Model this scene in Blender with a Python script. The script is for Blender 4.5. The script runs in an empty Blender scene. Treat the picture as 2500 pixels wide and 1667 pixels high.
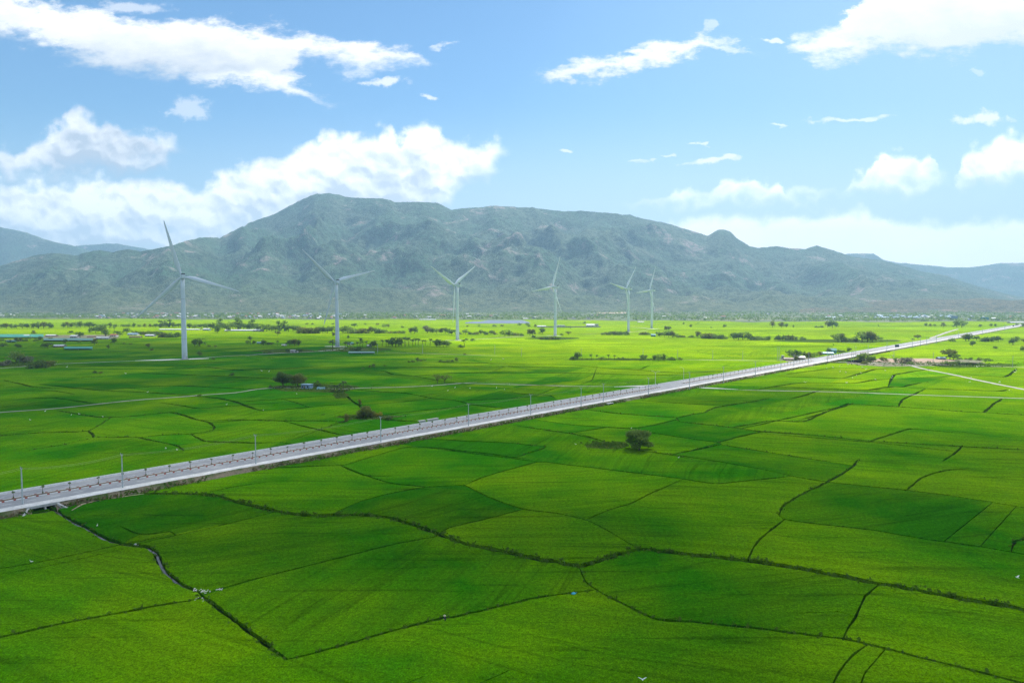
import bpy, bmesh, math, random
import numpy as np
from mathutils import Vector, Matrix, noise
from mathutils.geometry import delaunay_2d_cdt

R = math.radians
sc = bpy.context.scene
COL = sc.collection

# ------------------------------------------------------------------ camera
CAM_H = 62.0
PITCH = 3.313
F = 2500 * 24 / 36.0
cam_d = bpy.data.cameras.new("camera")
cam = bpy.data.objects.new("camera", cam_d)
COL.objects.link(cam)
cam_d.lens = 24; cam_d.sensor_width = 36; cam_d.sensor_fit = 'HORIZONTAL'
cam_d.clip_start = 1.0; cam_d.clip_end = 60000
cam.location = (0, 0, CAM_H)
cam.rotation_euler = (R(90 - PITCH), 0, 0)
sc.camera = cam

# ------------------------------------------------------------------ render settings
sc.view_settings.view_transform = 'Standard'
sc.view_settings.look = 'None'
sc.view_settings.gamma = 1.0
sc.view_settings.exposure = 0.80
sc.render.engine = 'CYCLES'
sc.cycles.use_denoising = True
sc.cycles.denoising_prefilter = 'NONE'
sc.cycles.max_bounces = 5
sc.cycles.diffuse_bounces = 3
sc.cycles.glossy_bounces = 2
sc.cycles.transmission_bounces = 3
sc.cycles.volume_bounces = 0
sc.cycles.transparent_max_bounces = 32
sc.cycles.sample_clamp_indirect = 4.0

SUN_EL, SUN_AZ = 52.0, 27.0
SUN_DIR = Vector((math.sin(R(SUN_AZ)) * math.cos(R(SUN_EL)), math.cos(R(SUN_AZ)) * math.cos(R(SUN_EL)), math.sin(R(SUN_EL))))
sun_d = bpy.data.lights.new("sun", 'SUN')
sun_d.energy = 4.6; sun_d.angle = R(0.53); sun_d.color = (1.0, 0.955, 0.87)
sun = bpy.data.objects.new("sun", sun_d)
COL.objects.link(sun)
sun.rotation_euler = SUN_DIR.to_track_quat('Z', 'Y').to_euler()
sun.location = (0, 0, 2500)

# ------------------------------------------------------------------ pixel rays (2500 x 1667 photograph) to the ground
_th = R(PITCH)
def ray(px, py):
    x = (px - 1250) / F; y = -(py - 833.5) / F
    return Vector((x, math.cos(_th) + y * math.sin(_th), -math.sin(_th) + y * math.cos(_th)))
def G(px, py, z=0.0):
    d = ray(px, py)
    t = (z - CAM_H) / d.z
    return Vector((d.x * t, d.y * t, z))
def UV(px, py):
    d = ray(px, py)
    return d.x / d.y, d.z / d.y
def zoomed(x0, y0, k):
    return lambda pts: [(x0 + a * k, y0 + b * k) for a, b in pts]

# ------------------------------------------------------------------ node helper
class N:
    def __init__(s, nt):
        s.nt = nt
    def add(s, t, **kw):
        n = s.nt.nodes.new(t)
        for k, v in kw.items():
            setattr(n, k, v)
        return n
    def link(s, a, b):
        s.nt.links.new(a, b)
    def put(s, sock, v):
        if isinstance(v, bpy.types.NodeSocket):
            s.nt.links.new(v, sock)
        elif v is not None:
            sock.default_value = v
    def math(s, op, a, b=None, c=None, clamp=False):
        n = s.add('ShaderNodeMath', operation=op, use_clamp=clamp)
        for i, v in enumerate((a, b, c)):
            if v is not None:
                s.put(n.inputs[i], v)
        return n.outputs[0]
    def step(s, v, lo, hi, out0=0.0, out1=1.0, smooth=True):
        n = s.add('ShaderNodeMapRange', interpolation_type='SMOOTHSTEP' if smooth else 'LINEAR')
        for k, x in zip(('Value', 'From Min', 'From Max', 'To Min', 'To Max'), (v, lo, hi, out0, out1)):
            s.put(n.inputs[k], x)
        return n.outputs[0]
    def mix(s, f, a, b, blend='MIX'):
        n = s.add('ShaderNodeMix', data_type='RGBA', blend_type=blend)
        s.put(n.inputs[0], f); s.put(n.inputs[6], a if not isinstance(a, tuple) else (*a, 1)[:4]); s.put(n.inputs[7], b if not isinstance(b, tuple) else (*b, 1)[:4])
        return n.outputs[2]
    def noise(s, vec, scale, detail=3, rough=0.55, dim='3D', dist=0.0):
        n = s.add('ShaderNodeTexNoise', noise_dimensions=dim)
        if vec is not None:
            s.put(n.inputs['Vector'], vec)
        n.inputs['Scale'].default_value = scale
        n.inputs['Detail'].default_value = detail
        n.inputs['Roughness'].default_value = rough
        n.inputs['Distortion'].default_value = dist
        return n.outputs['Fac']
    def scaled(s, vec, sx, sy, sz=1.0, rot=0.0, loc=(0, 0, 0)):
        n = s.add('ShaderNodeMapping')
        s.put(n.inputs['Vector'], vec)
        n.inputs['Scale'].default_value = (sx, sy, sz)
        n.inputs['Rotation'].default_value = (0, 0, rot)
        n.inputs['Location'].default_value = loc
        return n.outputs[0]

# ------------------------------------------------------------------ world: daylight sky with the cloud banks of the day
world = bpy.data.worlds.new("World")
sc.world = world
world.use_nodes = True
wt = world.node_tree
wt.nodes.clear()
w = N(wt)
sky = w.add('ShaderNodeTexSky', sky_type='NISHITA')
sky.sun_disc = False
sky.sun_elevation = R(SUN_EL); sky.sun_rotation = R(SUN_AZ)
sky.altitude = 100; sky.air_density = 1.25; sky.dust_density = 0.6; sky.ozone_density = 3.0
SKY_K = 0.068
geo = w.add('ShaderNodeTexCoord')
sep = w.add('ShaderNodeSeparateXYZ')
w.link(geo.outputs['Generated'], sep.inputs[0])
DX, DY, DZ = sep.outputs
yy = w.math('MAXIMUM', DY, 0.05)
U = w.math('DIVIDE', DX, yy)
V = w.math('DIVIDE', DZ, yy)
comb = w.add('ShaderNodeCombineXYZ')
w.link(U, comb.inputs[0]); w.link(V, comb.inputs[1])
P = comb.outputs[0]
U0, U1, V0, V1 = -0.9, 0.9, -0.1, 0.6
def wob(scale, detail, rough, sx=1.0, sy=1.0, seed=0.0):
    n = w.noise(w.scaled(P, sx, sy, 1, 0, (seed, seed * 1.7, 0)), scale, detail, rough)
    return w.math('SUBTRACT', n, 0.5)
def profile(uu, pts):
    fc = w.add('ShaderNodeFloatCurve')
    w.put(fc.inputs['Value'], w.math('MULTIPLY_ADD', uu, 1 / (U1 - U0), -U0 / (U1 - U0)))
    c = fc.mapping.curves[0]
    q = []
    for px, py in pts:
        a, b = UV(px, py)
        q.append((min(1, max(0, (a - U0) / (U1 - U0))), min(1, max(0, (b - V0) / (V1 - V0)))))
    q.sort()
    c.points[0].location = q[0]; c.points[1].location = q[-1]
    for a, b in q[1:-1]:
        c.points.new(a, b)
    for p in c.points:
        p.handle_type = 'VECTOR'
    fc.mapping.use_clip = True
    fc.mapping.update()
    return w.math('MULTIPLY_ADD', fc.outputs[0], V1 - V0, V0)
def bank(top, bot, wu, wv, soft_top, soft_bot):
    """density of one cloud bank between two outlines, and the height below its top"""
    uu = w.math('ADD', U, wu); vv = w.math('ADD', V, wv)
    t = profile(uu, top); b = profile(uu, bot)
    dt = w.math('SUBTRACT', t, vv); db = w.math('SUBTRACT', vv, b)
    d = w.math('MULTIPLY', w.step(dt, 0.0, soft_top), w.step(db, 0.0, soft_bot))
    return d, dt

big = wob(9, 5, 0.6, seed=3.1); fine = wob(34, 5, 0.62, seed=7.7)
streak = wob(16, 6, 0.65, 0.42, 1.0, seed=11.3); streak2 = wob(13, 5, 0.6, 0.5, 1.0, seed=23.9)
def puffs(scale, seed, off=(0, 0)):
    wv = w.add('ShaderNodeVectorMath', operation='ADD')
    jx = w.add('ShaderNodeCombineXYZ'); w.put(jx.inputs[0], w.math('MULTIPLY', big, 0.06)); w.put(jx.inputs[1], w.math('MULTIPLY', fine, 0.03))
    w.link(w.scaled(P, 1, 1.15, 1, 0, (seed + off[0], seed * 1.3 + off[1], 0)), wv.inputs[0]); w.link(jx.outputs[0], wv.inputs[1])
    v_ = w.add('ShaderNodeTexVoronoi', voronoi_dimensions='2D', feature='SMOOTH_F1')
    w.link(wv.outputs[0], v_.inputs['Vector']); v_.inputs['Scale'].default_value = scale; v_.inputs['Smoothness'].default_value = 0.25
    return v_.outputs['Distance']
pf1, pf2 = puffs(24, 3.0), puffs(58, 9.0)
lump = w.math('ADD', w.math('MULTIPLY', w.math('SUBTRACT', pf1, 0.42), 0.024), w.math('MULTIPLY', w.math('SUBTRACT', pf2, 0.42), 0.010))
pf1b, pf2b = puffs(24, 3.0, (0.004, 0.009)), puffs(58, 9.0, (0.002, 0.0045))
cu_u = w.math('MULTIPLY_ADD', fine, 0.034, w.math('MULTIPLY', big, 0.03))
cu_v = w.math('ADD', lump, w.math('MULTIPLY_ADD', wob(46, 6, 0.64, seed=17.0), 0.024, w.math('MULTIPLY', wob(11, 3, 0.5, seed=19.0), 0.02)))
st_u = w.math('MULTIPLY_ADD', streak, 0.14, w.math('MULTIPLY', wob(60, 5, 0.65, 0.5, 1.0, seed=29.0), 0.075))
st_v = w.math('MULTIPLY_ADD', streak2, 0.075, w.math('MULTIPLY', wob(48, 6, 0.66, 0.45, 1.0, seed=37.0), 0.07))
XL, XR = -200, 2700
A1 = bank([(XL, -150), (0, -60), (72, -13), (155, 0), (276, 25), (409, 42), (459, 32), (553, 36), (597, 54), (707, 57), (774, 75), (862, 84), (940, 98), (1011, 112), (1064, 150), (1090, 156), (XR, 160)],
          [(XL, 40), (0, 102), (99, 118), (177, 170), (287, 200), (409, 208), (531, 222), (625, 238), (680, 225), (715, 190), (774, 168), (862, 193), (940, 196), (1039, 182), (1064, 154), (1090, 150), (XR, 140)], st_u, st_v, 0.022, 0.035)
A2 = bank([(XL, 260), (420, 200), (500, 160), (650, 165), (700, 182), (746, 204), (829, 240), (951, 253), (1000, 262), (XR, 300)],
          [(XL, 240), (420, 196), (531, 214), (625, 236), (691, 246), (790, 258), (829, 256), (951, 258), (1000, 258), (XR, 260)], st_u, w.math('MULTIPLY', st_v, 0.7), 0.02, 0.02)
D1 = bank([(XL, 250), (1240, 200), (1277, 180), (1311, 171), (1393, 133), (1465, 124), (1515, 120), (1543, 103), (1609, 90), (1675, 92), (1730, 90), (1802, 95), (1825, 110), (1890, 122), (1930, 140), (XR, 300)],
          [(XL, 150), (1240, 178), (1277, 184), (1338, 202), (1399, 207), (1487, 196), (1543, 184), (1581, 190), (1637, 168), (1730, 146), (1808, 140), (1890, 124), (1930, 110), (XR, 60)], st_u, st_v, 0.02, 0.02)
D2 = bank([(XL, 300), (1880, 130), (1918, 97), (1985, 50), (2062, 38), (2073, 5), (2100, -50), (2300, -100), (XR, -140)],
          [(XL, 60), (1880, 95), (1918, 104), (1930, 133), (1996, 158), (2084, 146), (2140, 140), (2211, 148), (2305, 146), (2388, 140), (2500, 126), (XR, 100)], st_u, st_v, 0.03, 0.028)
B = bank([(XL, 380), (0, 358), (55, 350), (122, 296), (182, 256), (221, 270), (238, 285), (265, 286), (304, 312), (337, 308), (354, 324), (387, 311), (409, 322), (437, 350), (470, 354), (490, 368), (540, 400), (620, 500), (XR, 700)],
         [(XL, 480), (0, 465), (350, 446), (430, 400), (480, 378), (540, 365), (XR, 360)], cu_u, cu_v, 0.022, 0.045)
C = bank([(XL, 440), (0, 436), (221, 424), (431, 436), (492, 442), (553, 402), (602, 396), (625, 377), (674, 379), (713, 357), (757, 341), (801, 316), (857, 316), (873, 330), (917, 316), (968, 302), (980, 345), (990, 296), (1039, 276), (1067, 302), (1083, 330), (1150, 342), (1177, 330), (1210, 327), (1232, 341), (1262, 372), (1300, 420), (1400, 700), (XR, 800)],
         [(XL, 700), (1000, 640), (1100, 520), (1150, 478), (1200, 445), (1225, 405), (1262, 378), (1300, 340), (1400, 300), (XR, 300)], cu_u, cu_v, 0.020, 0.06)
E1 = bank([(XL, 700), (1480, 540), (1507, 496), (1532, 484), (1565, 478), (1615, 484), (1653, 458), (1686, 448), (1714, 468), (1744, 462), (1769, 435), (1813, 421), (1863, 435), (1902, 427), (1913, 457), (1985, 446), (2029, 457), (2062, 468), (2084, 424), (2106, 429), (2134, 405), (2128, 380), (2151, 368), (2167, 378), (2222, 362), (2245, 378), (2272, 368), (2280, 398), (2300, 429), (2327, 440), (2370, 500), (XR, 700)],
          [(XL, 480), (1480, 500), (1507, 508), (1600, 535), (1750, 520), (1900, 520), (2000, 500), (2100, 490), (2200, 490), (2327, 460), (2370, 430), (XR, 400)], cu_u, cu_v, 0.014, 0.05)
E2 = bank([(XL, 800), (2290, 520), (2311, 474), (2335, 440), (2340, 398), (2370, 348), (2400, 344), (2420, 333), (2450, 316), (2500, 312), (XR, 300)],
          [(XL, 400), (2290, 470), (2311, 480), (2400, 470), (2500, 460), (XR, 450)], cu_u, cu_v, 0.022, 0.045)
FB = bank([(XL, 1100), (1480, 900), (1560, 560), (1653, 528), (1963, 514), (2112, 500), (2184, 532), (2250, 530), (2500, 522), (XR, 515)],
          [(XL, 800), (2500, 780), (XR, 800)], cu_u, w.math('MULTIPLY', cu_v, 0.6), 0.02, 0.03)

def wisp(px, py, rx, ry, k, rot=0.0):
    u, v = UV(px, py)
    n = w.add('ShaderNodeMapping', vector_type='TEXTURE')
    pv = w.add('ShaderNodeCombineXYZ')
    w.put(pv.inputs[0], w.math('ADD', U, w.math('MULTIPLY', streak, 0.16))); w.put(pv.inputs[1], w.math('ADD', V, w.math('MULTIPLY', streak2, 0.07)))
    w.put(n.inputs['Vector'], pv.outputs[0])
    n.inputs['Location'].default_value = (u, v, 0)
    n.inputs['Rotation'].default_value = (0, 0, rot)
    n.inputs['Scale'].default_value = (rx / F, ry / F, 1)
    l = w.add('ShaderNodeVectorMath', operation='LENGTH')
    w.link(n.outputs[0], l.inputs[0])
    return w.step(w.math('MULTIPLY_ADD', fine, 2.2, l.outputs['Value']), 1.0, 0.35, 0.0, k)
wisps = None
for a in [(945, 210, 62, 13, .75, -.1), (1050, 243, 30, 12, .7), (470, 265, 60, 34, .45), (1085, 114, 34, 9, .5, .25), (310, 16, 95, 22, .5), (1880, 96, 42, 9, .75), (1740, 70, 34, 16, .4, .4),
          (1930, 305, 34, 5, .6), (2080, 293, 105, 9, .65), (2425, 290, 95, 17, .8), (1715, 398, 75, 11, .85, .12), (1775, 391, 60, 9, .8), (1678, 359, 28, 6, .75, -.3), (1391, 369, 24, 6, .7), (1603, 381, 16, 5, .6), (1565, 396, 28, 5, .5), (2372, 174, 26, 10, .3)]:
    x = wisp(*a)
    wisps = x if wisps is None else w.math('MAXIMUM', wisps, x)

# clear sky colour, a little deeper than the bare model, paler towards the horizon
skyc = w.add('ShaderNodeVectorMath', operation='SCALE')
w.link(sky.outputs[0], skyc.inputs[0]); skyc.inputs['Scale'].default_value = SKY_K
base = w.mix(1.0, skyc.outputs[0], (0.72, 1.01, 1.17), 'MULTIPLY')
hzn = w.math('MULTIPLY', w.step(V, 0.30, 0.06), w.step(U, -0.75, 0.6, 0.45, 0.95))
base = w.mix(hzn, base, (0.50, 0.585, 0.67))
base = w.mix(w.step(U, -0.1, 0.9, 0.0, 0.40), base, (0.40, 0.53, 0.67))
WHITE = (0.76, 0.76, 0.755)
lum = wob(7, 6, 0.6, seed=41.0)
lum2 = wob(5.5, 5, 0.55, 0.6, 1.0, seed=53.0)
def relief(scale, detail, sx, du, dv, seed):
    a_ = w.noise(w.scaled(P, sx, 1, 1, 0, (seed, seed, 0)), scale, detail, .55)
    b_ = w.noise(w.scaled(P, sx, 1, 1, 0, (seed + du, seed + dv, 0)), scale, detail, .55)
    return w.math('SUBTRACT', a_, b_)
rel_cu = w.math('ADD', w.math('MULTIPLY', relief(15, 6, 1.0, 0.006, 0.016, 61.0), .6), w.math('MULTIPLY_ADD', w.math('SUBTRACT', pf1, pf1b), -0.9, w.math('MULTIPLY', w.math('SUBTRACT', pf2, pf2b), -0.45)))
rel_st = relief(14, 6, 0.45, 0.003, 0.014, 67.0)
def paint(col, bk, light, shade, depth_lo, depth_hi, kn, k=1.0, rel=None, kr=1.3):
    d, dt = bk
    s = w.math('ADD', w.step(dt, depth_lo, depth_hi), w.math('MULTIPLY', kn, 2.6))
    if rel is not None:
        s = w.math('ADD', s, w.math('MULTIPLY', rel, kr))
    s = w.math('MINIMUM', w.math('MAXIMUM', s, 0.0), 1.0)
    c = w.mix(s, light, shade)
    if k != 1.0:
        d = w.math('MULTIPLY', d, k)
    return w.mix(d, col, c)
col = base
col = w.mix(wisps, col, WHITE)
col = paint(col, FB, (1.02, 1.0, 0.98), (0.95, 0.95, 0.95), 0.01, 0.09, lum, 0.92)
col = paint(col, E1, (0.98, 0.98, 0.97), (0.66, 0.70, 0.75), 0.015, 0.075, lum, 0.97, rel_cu)
col = paint(col, E2, (0.95, 0.95, 0.94), (0.62, 0.66, 0.71), 0.02, 0.1, lum, 0.98, rel_cu)
col = paint(col, B, (0.72, 0.735, 0.755), (0.37, 0.43, 0.51), -0.005, 0.085, lum, 1.0, rel_cu)
col = paint(col, C, (0.92, 0.92, 0.91), (0.47, 0.53, 0.60), 0.012, 0.13, lum, 0.96, rel_cu, 1.5)
col = paint(col, A1, WHITE, (0.47, 0.52, 0.58), 0.015, 0.10, lum2, 0.98, rel_st)
col = paint(col, A2, WHITE, (0.55, 0.59, 0.64), 0.02, 0.1, lum2, 0.97, rel_st)
col = paint(col, D1, WHITE, (0.58, 0.61, 0.65), 0.02, 0.06, lum2, 0.97, rel_st)
col = paint(col, D2, WHITE, (0.58, 0.61, 0.65), 0.03, 0.12, lum2, 0.98, rel_st)
# the rest of the sky, overhead and behind: broken cloud of the same kind
gen = w.noise(geo.outputs['Generated'], 3.2, 5, 0.55)
col_b = w.mix(w.step(gen, 0.46, 0.6), base, (0.62, 0.64, 0.68))
front = w.math('MULTIPLY', w.step(DY, 0.25, 0.45), w.step(DZ, 0.62, 0.50))
col = w.mix(front, col_b, col)
bg = w.add('ShaderNodeBackground')
w.link(col, bg.inputs[0]); bg.inputs[1].default_value = 1.0
wo = w.add('ShaderNodeOutputWorld')
w.link(bg.outputs[0], wo.inputs[0])
world.cycles.sampling_method = 'MANUAL'
world.cycles.sample_map_resolution = 512

# ================================================================== helpers for objects
def tag(o, label=None, cat=None, group=None, kind=None):
    if label: o['label'] = label
    if cat: o['category'] = cat
    if group: o['group'] = group
    if kind: o['kind'] = kind
    return o
def empty(name, loc=(0, 0, 0), rz=0.0):
    o = bpy.data.objects.new(name, None)
    COL.objects.link(o)
    o.location = loc; o.rotation_euler = (0, 0, rz)
    o.empty_display_size = 0.5
    return o
def link_mesh(name, me, mat=None, parent=None):
    o = bpy.data.objects.new(name, me)
    COL.objects.link(o)
    if mat is not None and not me.materials:
        for m in (mat if isinstance(mat, (list, tuple)) else [mat]):
            me.materials.append(m)
    if parent is not None:
        o.parent = parent
    return o
def mesh_obj(name, verts, faces, mat=None, parent=None, smooth=False):
    me = bpy.data.meshes.new(name)
    me.from_pydata([tuple(v) for v in verts], [], faces)
    if smooth:
        me.polygons.foreach_set('use_smooth', [True] * len(me.polygons))
    me.update()
    return link_mesh(name, me, mat, parent)
def copy_thing(o, loc, rz=0.0, sc_=1.0):
    c = o.copy(); COL.objects.link(c)
    c.location = loc; c.rotation_euler = (0, 0, rz); c.scale = (sc_,) * 3 if not isinstance(sc_, tuple) else sc_
    for ch in o.children:
        d = ch.copy(); COL.objects.link(d); d.parent = c
        for g in ch.children:
            e = g.copy(); COL.objects.link(e); e.parent = d
    return c

def new_mat(name):
    m = bpy.data.materials.new(name)
    m.use_nodes = True
    m.node_tree.nodes.clear()
    n = N(m.node_tree)
    out = n.add('ShaderNodeOutputMaterial')
    b = n.add('ShaderNodeBsdfPrincipled')
    n.link(b.outputs[0], out.inputs[0])
    b.inputs['Specular IOR Level'].default_value = 0.25
    b.inputs['Roughness'].default_value = 0.85
    n.b = b; n.out = out; n.m = m
    return m, n
def objco(n):
    return n.add('ShaderNodeNewGeometry').outputs['Position']
def bump(n, h, strength, dist):
    bn = n.add('ShaderNodeBump')
    bn.inputs['Strength'].default_value = strength
    bn.inputs['Distance'].default_value = dist
    n.put(bn.inputs['Height'], h)
    n.link(bn.outputs[0], n.b.inputs['Normal'])
def plain(name, c, rough=0.8, spec=0.25, var=0.25, scale=1.5, metal=0.0):
    """a painted, concrete or earthen surface with uneven tone"""
    m, n = new_mat(name)
    tc = n.add('ShaderNodeTexCoord').outputs['Object']
    v = n.noise(tc, scale, 4, 0.6)
    f = n.step(v, 0.3, 0.7, 1 - var, 1 + var * 0.6)
    h = n.add('ShaderNodeHueSaturation')
    h.inputs['Color'].default_value = (*c, 1)
    n.put(h.inputs['Value'], f)
    n.link(h.outputs[0], n.b.inputs['Base Color'])
    n.b.inputs['Roughness'].default_value = rough
    n.b.inputs['Specular IOR Level'].default_value = spec
    n.b.inputs['Metallic'].default_value = metal
    return m
def ordw(i):
    ones = ['first', 'second', 'third', 'fourth', 'fifth', 'sixth', 'seventh', 'eighth', 'ninth', 'tenth', 'eleventh', 'twelfth', 'thirteenth', 'fourteenth', 'fifteenth', 'sixteenth', 'seventeenth', 'eighteenth', 'nineteenth']
    if i < 19: return ones[i]
    tens = {2: 'twent', 3: 'thirt', 4: 'fort', 5: 'fift', 6: 'sixt', 7: 'sevent', 8: 'eight', 9: 'ninet'}
    t, u = divmod(i + 1, 10)
    return tens[t] + 'ieth' if u == 0 else tens[t] + 'y-' + ones[u - 1]

# ================================================================== the rice plain
# ---- bund lines traced on the ground
FUL = zoomed(0, 0, 1.0629)
Z1 = zoomed(0, 1000, .2659); Z2 = zoomed(0, 880, .2657); Z3 = zoomed(600, 850, .2764)
Z4 = zoomed(1250, 820, .2764); Z5 = zoomed(1850, 760, .2764); Z8 = zoomed(1400, 1250, .4677); Z7 = zoomed(700, 1250, .2976)
MAIN_DITCH = FUL([(325, 1133), (420, 1133), (490, 1137), (540, 1150), (600, 1165), (660, 1178), (720, 1183), (800, 1182), (860, 1183), (910, 1192), (960, 1208), (1010, 1226), (1060, 1245), (1120, 1258), (1180, 1270), (1240, 1283), (1300, 1293), (1340, 1297), (1385, 1283), (1440, 1267), (1475, 1260), (1530, 1266), (1600, 1273), (1700, 1284), (1800, 1298), (1900, 1316), (2000, 1335), (2080, 1349), (2160, 1365), (2240, 1378), (2352, 1398), (2480, 1420)])
STREAM = [(96, 1226), (118, 1240), (140, 1247), (150, 1256)] + FUL([(160, 1193), (200, 1213), (250, 1240), (300, 1251), (335, 1255), (358, 1268), (368, 1292), (385, 1318), (415, 1340), (440, 1352), (458, 1360)])
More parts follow.
